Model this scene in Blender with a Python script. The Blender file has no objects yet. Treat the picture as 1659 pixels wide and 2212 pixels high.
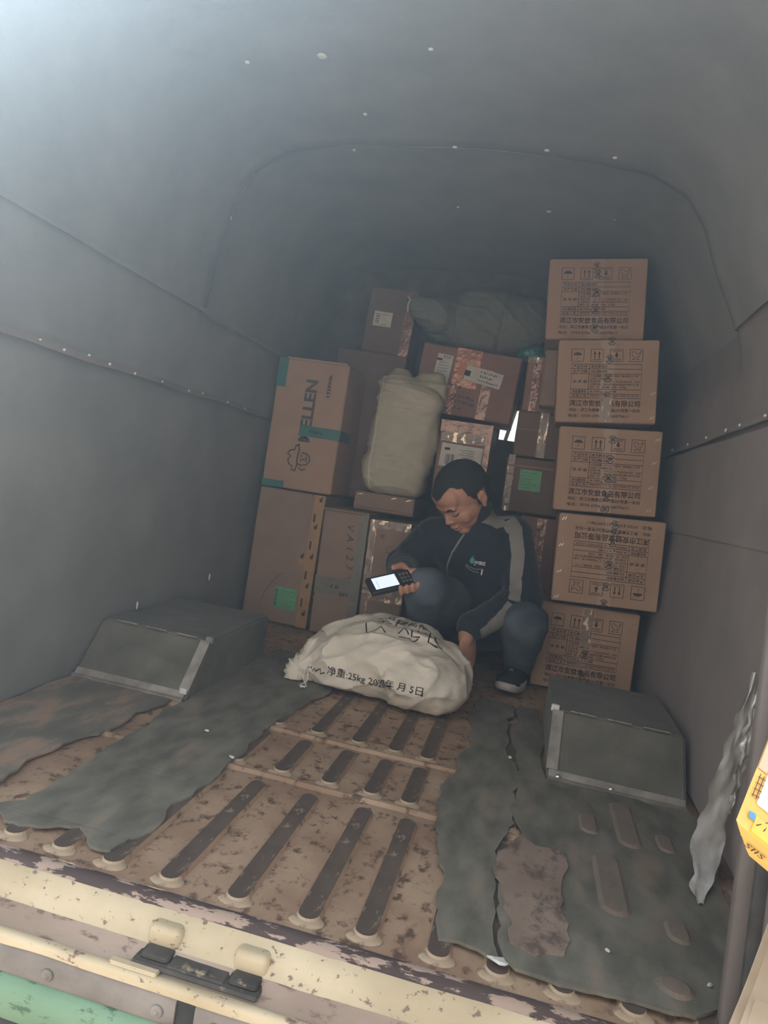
import bpy, bmesh, math, random
from mathutils import Vector, Matrix, noise
from mathutils.bvhtree import BVHTree
random.seed(7)
SC = bpy.context.scene
COL = SC.collection

# ---------------------------------------------------------------- camera
CAM_H = 0.62
cd = bpy.data.cameras.new('camera'); cam = bpy.data.objects.new('camera', cd); COL.objects.link(cam)
_f, _cx, _cy, _roll = 1600.0, 829.5, 1106.0, 0.165
_Y = Vector((1150 - _cx, 1085 - _cy, _f)).normalized()
_X = Vector((math.cos(_roll), math.sin(_roll), 0)); _X = (_X - _Y * _X.dot(_Y)).normalized()
_Z = _X.cross(_Y)
if _Z.y > 0: _Z = -_Z
# world axes of the camera: right, up, back
_right = Vector((_X.x, _Y.x, _Z.x)); _down = Vector((_X.y, _Y.y, _Z.y)); _fwd = Vector((_X.z, _Y.z, _Z.z))
_m = Matrix((_right, -_down, -_fwd)).transposed().to_4x4()
_m.translation = Vector((0, 0, CAM_H))
cam.matrix_world = _m
cd.sensor_fit = 'HORIZONTAL'; cd.sensor_width = 36.0; cd.lens = _f * 36.0 / 1659.0
cd.clip_start = 0.02
SC.camera = cam

# ---------------------------------------------------------------- world, sun, exposure
W = bpy.data.worlds.new('sky'); SC.world = W; W.use_nodes = True
wn = W.node_tree.nodes; wl = W.node_tree.links
bg = wn['Background']; bg.inputs['Strength'].default_value = 1.0
_tc0 = wn.new('ShaderNodeTexCoord'); _sx = wn.new('ShaderNodeSeparateXYZ'); wl.new(_tc0.outputs['Generated'], _sx.inputs[0])
_rp = wn.new('ShaderNodeValToRGB'); wl.new(_sx.outputs['Z'], _rp.inputs['Fac'])       # hazy sky: white at the horizon, blue overhead
_rp.color_ramp.elements[0].position = 0.0; _rp.color_ramp.elements[0].color = (1.0, 0.98, 0.95, 1)
_rp.color_ramp.elements[1].position = 0.9; _rp.color_ramp.elements[1].color = (0.52, 0.63, 0.76, 1)
wl.new(_rp.outputs['Color'], bg.inputs['Color'])
SUN_DIR = Vector((-0.75, 0.55, 0.82))           # towards the sun: ahead, high and to the left
sd = bpy.data.lights.new('sun', 'SUN'); sd.energy = 9.5; sd.angle = math.radians(3); sd.color = (1.0, 0.95, 0.88)
sun = bpy.data.objects.new('sun', sd); COL.objects.link(sun)
sun.rotation_euler = SUN_DIR.to_track_quat('Z', 'Y').to_euler(); sun.location = (-2, 1, 4)
SC.view_settings.view_transform = 'Standard'; SC.view_settings.look = 'None'
SC.view_settings.gamma = 1.0; SC.view_settings.use_curve_mapping = False
SC.view_settings.exposure = 1.28
HAZE, HAZE_G = 0.105, 0.74

# ---------------------------------------------------------------- materials
def _mat(name):
    m = bpy.data.materials.new(name); m.use_nodes = True
    nt = m.node_tree; return m, nt, nt.nodes, nt.links, nt.nodes['Principled BSDF']
def _coord(n, l, scale=(1, 1, 1), obj=True):
    tc = n.new('ShaderNodeTexCoord'); mp = n.new('ShaderNodeMapping'); mp.inputs['Scale'].default_value = scale
    l.new(tc.outputs['Object' if obj else 'Generated'], mp.inputs['Vector']); return mp.outputs['Vector']
def _noise(n, l, vec, s, d=4, r=0.55):
    t = n.new('ShaderNodeTexNoise'); t.inputs['Scale'].default_value = s; t.inputs['Detail'].default_value = d; t.inputs['Roughness'].default_value = r
    l.new(vec, t.inputs['Vector']); return t.outputs['Fac']
def _ramp(n, l, fac, stops):
    r = n.new('ShaderNodeValToRGB'); e = r.color_ramp.elements
    while len(e) < len(stops): e.new(0.5)
    for el, (p, c) in zip(e, stops):
        el.position = p; el.color = (*c, 1) if len(c) == 3 else c
    l.new(fac, r.inputs['Fac']); return r.outputs['Color']
def _mix(n, l, fac, a, b):
    m = n.new('ShaderNodeMix'); m.data_type = 'RGBA'
    if isinstance(fac, (int, float)): m.inputs[0].default_value = fac
    else: l.new(fac, m.inputs[0])
    for s, v in ((6, a), (7, b)):
        if isinstance(v, tuple): m.inputs[s].default_value = (*v, 1)
        else: l.new(v, m.inputs[s])
    return m.outputs[2]
def _bump(n, l, h, st, dist, p):
    b = n.new('ShaderNodeBump'); b.inputs['Strength'].default_value = st; b.inputs['Distance'].default_value = dist
    l.new(h, b.inputs['Height']); l.new(b.outputs['Normal'], p.inputs['Normal'])
def noisy(name, c1, c2, scale=12, rough=0.8, bump=0.2, bscale=90, bdist=0.002, metal=0.0, stretch=(1, 1, 1), contrast=0.18, spec=0.3, sheen=0):
    m, nt, n, l, p = _mat(name)
    v = _coord(n, l, stretch)
    f = _noise(n, l, v, scale, 5)
    c = _ramp(n, l, f, [(0.5 - contrast, c1), (0.5 + contrast, c2)])
    l.new(c, p.inputs['Base Color'])
    p.inputs['Roughness'].default_value = rough; p.inputs['Metallic'].default_value = metal
    p.inputs['Specular IOR Level'].default_value = spec
    if sheen: p.inputs['Sheen Weight'].default_value = sheen
    if bump: _bump(n, l, _noise(n, l, v, bscale, 3), bump, bdist, p)
    return m
def worn(name, base, base2, under, scale, thr, rough=0.7, stretch=(1, 1, 1), soft=0.02, bump=0.35, s2=6):
    """paint that has come off in flakes: base colour with patches of another colour"""
    m, nt, n, l, p = _mat(name)
    v = _coord(n, l, stretch)
    f = _noise(n, l, v, scale, 8, 0.68)
    c = _ramp(n, l, _noise(n, l, v, s2, 4), [(0.35, base), (0.65, base2)])
    mask = _ramp(n, l, f, [(thr - soft, (0, 0, 0)), (thr + soft, (1, 1, 1))])
    l.new(_mix(n, l, mask, c, under), p.inputs['Base Color'])
    p.inputs['Roughness'].default_value = rough; p.inputs['Specular IOR Level'].default_value = 0.3
    _bump(n, l, f, bump, 0.002, p)
    return m
def plain(name, c, rough=0.6, metal=0.0, emit=None, spec=0.4, var=0.08, bscale=120, bump=0.1):
    m, nt, n, l, p = _mat(name)
    v = _coord(n, l)
    d = tuple(x * (1 - var) for x in c); u = tuple(min(1, x * (1 + var)) for x in c)
    l.new(_ramp(n, l, _noise(n, l, v, 25, 3), [(0.35, d), (0.65, u)]), p.inputs['Base Color'])
    p.inputs['Roughness'].default_value = rough; p.inputs['Metallic'].default_value = metal
    p.inputs['Specular IOR Level'].default_value = spec
    if emit:
        p.inputs['Emission Color'].default_value = (*emit[0], 1); p.inputs['Emission Strength'].default_value = emit[1]
    if bump: _bump(n, l, _noise(n, l, v, bscale, 2), bump, 0.001, p)
    return m
def crinkled_tape(name, c, c2, rough=0.16, scale=(40, 40, 40), alpha=1.0, metal=0.0):
    m, nt, n, l, p = _mat(name)
    v = _coord(n, l, scale)
    f = _noise(n, l, v, 1.2, 5, 0.6)
    l.new(_ramp(n, l, f, [(0.38, c), (0.62, c2)]), p.inputs['Base Color'])
    p.inputs['Roughness'].default_value = rough; p.inputs['Specular IOR Level'].default_value = 0.7
    p.inputs['Alpha'].default_value = alpha; p.inputs['Metallic'].default_value = metal
    _bump(n, l, f, 0.9, 0.006, p)
    return m
def woven(name, c1, c2, rough=0.5, dirt=(0.40, 0.36, 0.29), dthr=0.62):
    m, nt, n, l, p = _mat(name)
    v = _coord(n, l)
    f = _noise(n, l, v, 9, 5)
    c = _ramp(n, l, f, [(0.35, c1), (0.65, c2)])
    dm = _ramp(n, l, _noise(n, l, v, 5, 6, 0.62), [(dthr - 0.1, (0, 0, 0)), (dthr + 0.12, (0.8, 0.8, 0.8))])
    l.new(_mix(n, l, dm, c, dirt), p.inputs['Base Color'])
    p.inputs['Roughness'].default_value = rough; p.inputs['Specular IOR Level'].default_value = 0.35
    a = n.new('ShaderNodeTexWave'); a.bands_direction = 'X'; a.inputs['Scale'].default_value = 130; l.new(v, a.inputs['Vector'])
    b = n.new('ShaderNodeTexWave'); b.bands_direction = 'Z'; b.inputs['Scale'].default_value = 130; l.new(v, b.inputs['Vector'])
    mx = n.new('ShaderNodeMath'); mx.operation = 'MAXIMUM'; l.new(a.outputs['Fac'], mx.inputs[0]); l.new(b.outputs['Fac'], mx.inputs[1])
    ad = n.new('ShaderNodeMath'); ad.operation = 'MULTIPLY_ADD'; l.new(_noise(n, l, v, 30, 4), ad.inputs[0]); ad.inputs[1].default_value = 3.0; l.new(mx.outputs[0], ad.inputs[2])
    _bump(n, l, ad.outputs[0], 0.35, 0.0025, p)
    return m

M = {}
M['felt'] = noisy('grey_felt_lining', (0.172, 0.170, 0.156), (0.255, 0.252, 0.234), 5, 0.95, 0.35, 260, 0.002, spec=0.1, contrast=0.25, sheen=0.15)
M['felt_warm'] = noisy('warm_grey_felt_lining', (0.158, 0.130, 0.114), (0.255, 0.215, 0.192), 4, 0.95, 0.4, 200, 0.002, spec=0.1, contrast=0.25, sheen=0.15)
M['felt_dark'] = noisy('dark_matted_felt', (0.095, 0.089, 0.071), (0.190, 0.178, 0.145), 11, 0.95, 0.5, 160, 0.003, spec=0.1, contrast=0.25, sheen=0.1)
M['mat'] = worn('worn_felt_mat', (0.128, 0.118, 0.094), (0.225, 0.206, 0.164), (0.30, 0.215, 0.162), 6.5, 0.64, 0.95, (1.6, .7, 1), 0.09, 0.5, 14)
M['mat_worn'] = worn('threadbare_felt_mat', (0.155, 0.140, 0.110), (0.22, 0.20, 0.16), (0.36, 0.245, 0.175), 6.5, 0.54, 0.95, (1.8, .8, 1), 0.06, 0.4)
M['pan'] = worn('tan_painted_floor_pan', (0.31, 0.195, 0.128), (0.45, 0.315, 0.212), (0.14, 0.085, 0.060), 30, 0.575, 0.75, (1.2, 1, 1), 0.05, 0.5, 6)
M['pan_dull'] = worn('scuffed_brown_floor_paint', (0.25, 0.178, 0.140), (0.34, 0.255, 0.20), (0.15, 0.11, 0.09), 26, 0.57, 0.8, (1.2, .8, 1), 0.06, 0.4, 9)
M['rib'] = worn('dark_rusted_rib', (0.085, 0.062, 0.050), (0.150, 0.110, 0.086), (0.30, 0.225, 0.165), 34, 0.60, 0.8, (1, .6, 1), 0.03, 0.6, 12)
M['rib_end'] = worn('cream_paint_edge', (0.40, 0.295, 0.20), (0.50, 0.39, 0.275), (0.29, 0.195, 0.135), 34, 0.57, 0.6, soft=0.04)
M['cream'] = worn('cream_body_paint', (0.50, 0.40, 0.26), (0.64, 0.53, 0.36), (0.24, 0.165, 0.12), 60, 0.61, 0.45, (1, 1, 1.6), 0.02, 0.3)
M['ledge'] = worn('dirty_pinkish_paint', (0.36, 0.265, 0.205), (0.47, 0.36, 0.285), (0.21, 0.145, 0.11), 34, 0.595, 0.6, (.7, 1.5, 1), 0.04, 0.3)
M['peel'] = worn('peeling_brown_primer', (0.085, 0.060, 0.056), (0.12, 0.085, 0.078), (0.45, 0.33, 0.26), 22, 0.53, 0.7, (.5, 1.6, 1), 0.012, 0.4)
M['grey_rubber'] = noisy('grey_dusty_rubber', (0.20, 0.175, 0.155), (0.29, 0.255, 0.23), 20, 0.85, 0.2)
M['dark_rubber'] = noisy('dark_dusty_rubber', (0.035, 0.036, 0.036), (0.085, 0.082, 0.078), 24, 0.85, 0.25)
M['latch'] = worn('grimy_latch_pocket', (0.060, 0.054, 0.048), (0.115, 0.102, 0.09), (0.30, 0.24, 0.17), 40, 0.64, 0.9, (1, 1, 1), 0.04, 0.5, 14)
M['seal'] = noisy('brown_grey_door_seal', (0.125, 0.108, 0.102), (0.20, 0.175, 0.165), 14, 0.8, 0.2, stretch=(1, 1, .3))
M['green'] = worn('green_body_paint', (0.15, 0.27, 0.17), (0.22, 0.34, 0.225), (0.08, 0.14, 0.09), 46, 0.56, 0.5, (.6, 1, 1.4), 0.03, 0.2)
M['pale_green'] = noisy('pale_green_dusty_paint', (0.42, 0.45, 0.30), (0.55, 0.56, 0.38), 8, 0.6, 0.1)
M['card'] = noisy('kraft_cardboard', (0.40, 0.262, 0.178), (0.46, 0.305, 0.205), 10, 0.85, 0.15, 60, 0.001, spec=0.15)
M['card_dull'] = noisy('dull_brown_cardboard', (0.285, 0.200, 0.148), (0.35, 0.25, 0.185), 9, 0.85, 0.2, 60, 0.001, spec=0.15)
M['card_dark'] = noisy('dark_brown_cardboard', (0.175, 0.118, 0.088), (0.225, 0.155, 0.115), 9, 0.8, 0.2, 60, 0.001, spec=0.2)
M['card_red'] = noisy('reddish_brown_cardboard', (0.27, 0.155, 0.118), (0.34, 0.20, 0.15), 9, 0.75, 0.25, 50, 0.001, spec=0.25)
M['ink'] = plain('brown_print_ink', (0.095, 0.055, 0.042), 0.8, spec=0.1)
M['ink_black'] = plain('black_marker_ink', (0.022, 0.021, 0.022), 0.6, spec=0.2)
M['ink_grey'] = plain('grey_print_ink', (0.095, 0.080, 0.072), 0.7, spec=0.1)
M['tape_teal'] = noisy('teal_packing_tape', (0.032, 0.145, 0.135), (0.05, 0.19, 0.17), 20, 0.35, 0.3, 50, 0.002, spec=0.5)
M['tape_amber'] = noisy('amber_packing_tape', (0.36, 0.205, 0.085), (0.46, 0.275, 0.13), 22, 0.35, 0.3, 40, 0.002, spec=0.5)
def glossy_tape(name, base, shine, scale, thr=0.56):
    """clear tape over card: dull card tone, with glints painted on as pale streaks"""
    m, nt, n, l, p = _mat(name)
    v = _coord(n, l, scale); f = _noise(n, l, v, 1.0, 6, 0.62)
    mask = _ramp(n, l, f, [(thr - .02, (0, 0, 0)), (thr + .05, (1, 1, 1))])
    l.new(_mix(n, l, mask, base, shine), p.inputs['Base Color'])  # glints put into the base colour as bright streaks
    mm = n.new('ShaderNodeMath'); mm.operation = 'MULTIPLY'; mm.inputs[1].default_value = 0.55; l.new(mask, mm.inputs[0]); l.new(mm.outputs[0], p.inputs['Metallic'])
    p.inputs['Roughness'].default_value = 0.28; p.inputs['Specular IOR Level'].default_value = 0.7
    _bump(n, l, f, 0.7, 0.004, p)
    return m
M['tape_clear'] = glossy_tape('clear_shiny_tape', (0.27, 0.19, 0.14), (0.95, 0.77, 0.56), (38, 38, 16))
M['ridge'] = worn('worn_through_felt_ridge', (0.23, 0.172, 0.138), (0.31, 0.225, 0.175), (0.165, 0.150, 0.118), 24, 0.52, 0.95, (1, .6, 1), 0.1, 0.4)
M['tape_faint'] = noisy('faint_clear_tape', (0.42, 0.282, 0.192), (0.475, 0.325, 0.222), 18, 0.4, 0.3, 30, 0.002, spec=0.5)
M['tape_red'] = crinkled_tape('orange_red_crinkled_tape', (0.34, 0.135, 0.085), (0.55, 0.26, 0.165), 0.25, (22, 22, 22), metal=0.2)
M['tape_brown'] = crinkled_tape('brown_shiny_tape', (0.19, 0.10, 0.075), (0.38, 0.22, 0.165), 0.2, (20, 20, 20), metal=0.25)
M['tape_grey'] = noisy('grey_green_tape', (0.16, 0.155, 0.125), (0.22, 0.20, 0.165), 20, 0.4, 0.3, 40, 0.002, spec=0.5)
M['tape_stamp'] = plain('black_tape_stamp', (0.030, 0.024, 0.022), 0.5)
M['paper'] = plain('white_label_paper', (0.66, 0.64, 0.58), 0.6)
M['paper_bright'] = plain('bright_white_label_paper', (0.88, 0.88, 0.87), 0.5)
M['paper_green'] = plain('green_label_paper', (0.16, 0.44, 0.22), 0.6)
M['paper_orange'] = plain('orange_label_print', (0.62, 0.26, 0.10), 0.6)
M['steel'] = plain('bright_steel', (0.72, 0.70, 0.66), 0.3, 0.9)
M['alu'] = noisy('dull_aluminium_trim', (0.24, 0.215, 0.185), (0.42, 0.38, 0.33), 26, 0.5, 0.4, 60, 0.003, metal=0.45, spec=0.5)
M['foil'] = crinkled_tape('silver_foil_backing', (0.52, 0.51, 0.48), (0.82, 0.80, 0.76), 0.38, (9, 9, 9), metal=0.3)
M['staple_white'] = plain('pale_fixing', (0.62, 0.62, 0.60), 0.5)
M['sack'] = woven('white_woven_sack', (0.74, 0.665, 0.55), (0.82, 0.745, 0.63))
M['sack_grey'] = woven('greyish_woven_sack', (0.53, 0.485, 0.375), (0.61, 0.56, 0.44), 0.5, (0.40, 0.365, 0.28), 0.6)
M['poly'] = woven('dusty_olive_poly_sack', (0.165, 0.17, 0.142), (0.235, 0.24, 0.20), 0.33, (0.13, 0.13, 0.11), 0.56)
M['teal_bag'] = crinkled_tape('teal_plastic_bag', (0.03, 0.17, 0.18), (0.07, 0.27, 0.27), 0.3, (16, 16, 16))
M['cord'] = plain('white_cord', (0.72, 0.70, 0.64), 0.7)
M['skin'] = noisy('skin', (0.46, 0.225, 0.15), (0.55, 0.285, 0.195), 16, 0.55, 0.1, 200, 0.0005, spec=0.35)
M['hair'] = noisy('black_hair', (0.012, 0.011, 0.011), (0.030, 0.027, 0.026), 160, 0.6, 0.8, 420, 0.003, spec=0.3)
M['navy'] = noisy('navy_jacket_cloth', (0.012, 0.015, 0.024), (0.022, 0.027, 0.040), 12, 0.8, 0.3, 240, 0.001, spec=0.25, sheen=0.2)
M['jgrey'] = noisy('grey_jacket_panel', (0.20, 0.19, 0.17), (0.28, 0.265, 0.24), 12, 0.8, 0.3, 240, 0.001, spec=0.25)
M['denim'] = noisy('faded_denim', (0.045, 0.058, 0.078), (0.14, 0.165, 0.19), 6, 0.85, 0.35, 300, 0.001, spec=0.2, contrast=0.16)
M['shoe'] = noisy('black_shoe_upper', (0.012, 0.013, 0.017), (0.022, 0.024, 0.03), 20, 0.7, 0.2)
M['sole'] = plain('off_white_sole', (0.52, 0.50, 0.47), 0.7)
M['black_plastic'] = plain('black_plastic', (0.012, 0.012, 0.014), 0.35, spec=0.5)
M['screen'] = plain('lit_screen', (0.5, 0.6, 0.8), 0.2, emit=((0.72, 0.83, 1.0), 0.42), var=0.0, bump=0)
M['screen_ui'] = plain('screen_text', (0.25, 0.35, 0.6), 0.3, emit=((0.35, 0.5, 0.85), 0.4), var=0.0, bump=0)
M['logo_white'] = plain('white_embroidery', (0.72, 0.72, 0.70), 0.7)
M['logo_teal'] = plain('teal_embroidery', (0.05, 0.30, 0.30), 0.7)
M['zip'] = plain('grey_zip_piping', (0.20, 0.20, 0.205), 0.5)
M['orange_pack'] = noisy('orange_printed_parcel', (0.80, 0.42, 0.08), (0.90, 0.56, 0.16), 9, 0.35, 0.2, 30, 0.002, spec=0.5)
M['kraft_paper'] = noisy('pale_kraft_paper', (0.56, 0.43, 0.30), (0.66, 0.52, 0.37), 9, 0.7, 0.5, 14, 0.006)
M['concrete'] = noisy('pale_concrete', (0.27, 0.26, 0.24), (0.36, 0.345, 0.32), 20, 0.9, 0.5, 80, 0.004)
M['white_body'] = plain('white_van_paint', (0.62, 0.62, 0.60), 0.4)
_g, _nt, _n, _l, _p = _mat('window_glass')
_p.inputs['Base Color'].default_value = (0.9, 0.95, 0.93, 1); _p.inputs['Roughness'].default_value = 0.02
_p.inputs['Transmission Weight'].default_value = 1.0; _p.inputs['IOR'].default_value = 1.05
M['glass'] = _g

# ---------------------------------------------------------------- helpers
def link(o, parent=None):
    COL.objects.link(o)
    if parent is not None: o.parent = parent
    return o
def mesh(name, vf, mat, parent=None, smooth=False):
    me = bpy.data.meshes.new(name); me.from_pydata([tuple(v) for v in vf[0]], [], vf[1]); me.update()
    me.materials.append(M[mat] if isinstance(mat, str) else mat)
    if smooth: me.polygons.foreach_set('use_smooth', [True] * len(me.polygons))
    return link(bpy.data.objects.new(name, me), parent)
def share(src, parent=None, loc=None, rot=None):
    o = src.copy(); link(o); o.parent = parent
    if loc is not None: o.location = loc
    if rot is not None: o.rotation_euler = rot
    return o
def empty(name, loc=(0, 0, 0), rot=(0, 0, 0)):
    o = bpy.data.objects.new(name, None); o.location = loc; o.rotation_euler = rot; o.empty_display_size = 0.05
    return link(o)
def tag(o, label, cat, group=None):
    o['label'] = label; o['category'] = cat
    if group: o['group'] = group
    return o
def struct(o, label=None):
    o['kind'] = 'structure'
    if label: o['label'] = label
    return o
def add(*parts):
    V, F = [], []
    for v, f in parts:
        k = len(V); V += [Vector(p) for p in v]; F += [tuple(i + k for i in q) for q in f]
    return V, F
def xf(vf, mtx):
    return [mtx @ Vector(v) for v in vf[0]], vf[1]
def bm_out(bm):
    bm.verts.index_update()
    r = [v.co.copy() for v in bm.verts], [tuple(v.index for v in f.verts) for f in bm.faces]; bm.free(); return r
def box(x0, x1, y0, y1, z0, z1, bev=0.0, seg=1):
    bm = bmesh.new(); bmesh.ops.create_cube(bm, size=1)
    for v in bm.verts: v.co = Vector(((x0 + x1) / 2 + v.co.x * (x1 - x0), (y0 + y1) / 2 + v.co.y * (y1 - y0), (z0 + z1) / 2 + v.co.z * (z1 - z0)))
    if bev: bmesh.ops.bevel(bm, geom=list(bm.edges), offset=bev, segments=seg, affect='EDGES', profile=0.5)
    return bm_out(bm)
def frame_of(d):
    d = Vector(d).normalized(); a = Vector((0, 0, 1)) if abs(d.z) < 0.9 else Vector((1, 0, 0))
    u = d.cross(a).normalized(); return u, d.cross(u).normalized(), d
def tube(pts, rad, n=8, cap=True):
    pts = [Vector(p) for p in pts]; V, F = [], []
    for i, p in enumerate(pts):
        d = pts[min(i + 1, len(pts) - 1)] - pts[max(i - 1, 0)]
        if i == 0: u, w, _ = frame_of(d)
        else:
            d = d.normalized(); u = (u - d * u.dot(d)).normalized(); w = d.cross(u)
        r = rad[i] if isinstance(rad, (list, tuple)) else rad
        for k in range(n):
            a = 2 * math.pi * k / n; V.append(p + (u * math.cos(a) + w * math.sin(a)) * r)
    for i in range(len(pts) - 1):
        for k in range(n):
            F.append((i * n + k, i * n + (k + 1) % n, (i + 1) * n + (k + 1) % n, (i + 1) * n + k))
    if cap: F += [tuple(range(n))[::-1], tuple((len(pts) - 1) * n + k for k in range(n))]
    return V, F
def ell(c, rx, ry, rz, ax=None, n=20, m=12):
    """closed ellipsoid; ax = three world axes for the radii"""
    c = Vector(c); ax = ax or (Vector((1, 0, 0)), Vector((0, 1, 0)), Vector((0, 0, 1)))
    V, F = [], []
    for j in range(1, m):
        t = math.pi * j / m
        for i in range(n):
            a = 2 * math.pi * i / n
            V.append(c + ax[0] * (rx * math.sin(t) * math.cos(a)) + ax[1] * (ry * math.sin(t) * math.sin(a)) + ax[2] * (rz * math.cos(t)))
    top = len(V); V += [c + ax[2] * rz, c - ax[2] * rz]
    for j in range(m - 2):
        for i in range(n):
            F.append((j * n + i, (j + 1) * n + i, (j + 1) * n + (i + 1) % n, j * n + (i + 1) % n))
    for i in range(n):
        F.append((top, i, (i + 1) % n)); F.append((top + 1, (m - 2) * n + (i + 1) % n, (m - 2) * n + i))
    return V, F
def cap(p0, r0, p1, r1, n=16):
    """tapered capsule"""
    p0, p1 = Vector(p0), Vector(p1); d = (p1 - p0); L = d.length
    u, w, d = frame_of(d); pts, rad = [], []
    for k in range(5, 0, -1):
        a = k / 5 * math.pi / 2 * 0.97; pts.append(p0 - d * r0 * math.sin(a)); rad.append(r0 * math.cos(a))
    for t in (0, .33, .67, 1): pts.append(p0 + d * L * t); rad.append(r0 + (r1 - r0) * t)
    for k in range(1, 6):
        a = k / 5 * math.pi / 2 * 0.97; pts.append(p1 + d * r1 * math.sin(a)); rad.append(r1 * math.cos(a))
    return tube(pts, rad, n)
def union(parts, voxel, smooth=6, fac=0.5):
    """one continuous surface grown over overlapping closed shapes"""
    V, F = add(*parts)
    me = bpy.data.meshes.new('tmp'); me.from_pydata([tuple(v) for v in V], [], F); me.update()
    o = bpy.data.objects.new('tmp', me); COL.objects.link(o)
    r = o.modifiers.new('r', 'REMESH'); r.mode = 'VOXEL'; r.voxel_size = voxel
    s = o.modifiers.new('s', 'SMOOTH'); s.iterations = smooth; s.factor = fac
    dg = bpy.context.evaluated_depsgraph_get(); dg.update()
    ev = o.evaluated_get(dg); em = ev.to_mesh()
    out = [v.co.copy() for v in em.vertices], [tuple(p.vertices) for p in em.polygons]
    ev.to_mesh_clear(); bpy.data.objects.remove(o); bpy.data.meshes.remove(me)
    return out
def normals(vf):
    me = bpy.data.meshes.new('tmp'); me.from_pydata([tuple(v) for v in vf[0]], [], vf[1]); me.update()
    ns = [v.normal.copy() for v in me.vertices]; bpy.data.meshes.remove(me); return ns
def displace(vf, fn):
    ns = normals(vf)
    return [v + n * fn(v, n) for v, n in zip(vf[0], ns)], vf[1]
def bvh(vf): return BVHTree.FromPolygons([tuple(v) for v in vf[0]], vf[1])
def ribbon_on(tree, pts, width, off=0.002, side=None, nseg=8, fwd=None):
    """strip that lies on a surface along a path"""
    P = []
    pts = [Vector(p) for p in pts]
    for i in range(len(pts) - 1):
        for k in range(nseg): P.append(pts[i].lerp(pts[i + 1], k / nseg))
    P.append(pts[-1])
    V, F = [], []; cols = 5
    for i, p in enumerate(P):
        d = (P[min(i + 1, len(P) - 1)] - P[max(i - 1, 0)]).normalized()
        co, no, _, _ = tree.find_nearest(p)
        s = d.cross(no).normalized()
        w = width[min(len(width) - 1, int(i / nseg))] if isinstance(width, list) else width
        for k in range(cols):
            q = co + s * w * (k / (cols - 1) - 0.5)
            c2, n2, _, _ = tree.find_nearest(q); V.append(c2 + n2 * off)
    for i in range(len(P) - 1):
        for k in range(cols - 1):
            a = i * cols + k; F.append((a, a + 1, a + cols + 1, a + cols))
    return V, F
# --- flat marks, drawn in a local XY plane and then carried onto a face
_tc = {}
def text2d(body, size, bold=0.0, align='CENTER', shear=0.0, space=1.0):
    key = (body, size, bold, align, shear, space)
    if key not in _tc:
        c = bpy.data.curves.new('t', 'FONT'); c.body = body; c.size = size; c.offset = bold; c.align_x = align; c.align_y = 'CENTER'
        c.shear = shear; c.space_character = space; c.resolution_u = 2
        o = bpy.data.objects.new('t', c); COL.objects.link(o)
        dg = bpy.context.evaluated_depsgraph_get(); dg.update()
        em = o.evaluated_get(dg).to_mesh()
        _tc[key] = ([v.co.copy() for v in em.vertices], [tuple(p.vertices) for p in em.polygons])
        o.evaluated_get(dg).to_mesh_clear(); bpy.data.objects.remove(o); bpy.data.curves.remove(c)
    return _tc[key]
def at2(vf, x, y, rot=0.0, sx=1.0, sy=1.0):
    c, s = math.cos(rot), math.sin(rot)
    return [Vector((x + (v.x * sx) * c - (v.y * sy) * s, y + (v.x * sx) * s + (v.y * sy) * c, 0)) for v in vf[0]], vf[1]
def fit_text(body, w, h, bold=0.0, **k):
    """text stretched to a given width and height, centred"""
    v, f = text2d(body, 1.0, bold, **k)
    if not v: return [], []
    x0, x1 = min(p.x for p in v), max(p.x for p in v); y0, y1 = min(p.y for p in v), max(p.y for p in v)
    return [Vector(((p.x - (x0 + x1) / 2) * w / (x1 - x0), (p.y - (y0 + y1) / 2) * h / (y1 - y0), 0)) for p in v], f
def stroke2d(pts, w, closed=False):
    pts = [Vector((p[0], p[1], 0)) for p in pts]; V, F = [], []; n = len(pts)
    for i, p in enumerate(pts):
        a = pts[(i - 1) % n] if (closed or i > 0) else p; b = pts[(i + 1) % n] if (closed or i < n - 1) else p
        d = (b - a); d = d.normalized() if d.length > 1e-9 else Vector((1, 0, 0)); s = Vector((-d.y, d.x, 0)) * w / 2
        V += [p - s, p + s]
    for i in range(n if closed else n - 1):
        j = (i + 1) % n; F.append((2 * i, 2 * j, 2 * j + 1, 2 * i + 1))
    return V, F
def rect2d(x0, x1, y0, y1): return [Vector((x0, y0, 0)), Vector((x1, y0, 0)), Vector((x1, y1, 0)), Vector((x0, y1, 0))], [(0, 1, 2, 3)]
def ring2d(x, y, r, w, n=20, a0=0, a1=360, closed=True):
    if closed: return stroke2d([(x + r * math.cos(2 * math.pi * k / n), y + r * math.sin(2 * math.pi * k / n)) for k in range(n)], w, True)
    return stroke2d([(x + r * math.cos(math.radians(a0 + (a1 - a0) * k / n)), y + r * math.sin(math.radians(a0 + (a1 - a0) * k / n))) for k in range(n + 1)], w)
def disc2d(x, y, rx, ry, n=20, a0=0, a1=360):
    return [Vector((x + rx * math.cos(math.radians(a0 + (a1 - a0) * k / n)), y + ry * math.sin(math.radians(a0 + (a1 - a0) * k / n)), 0)) for k in range(n + 1)], [tuple(range(n + 1))]
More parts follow.
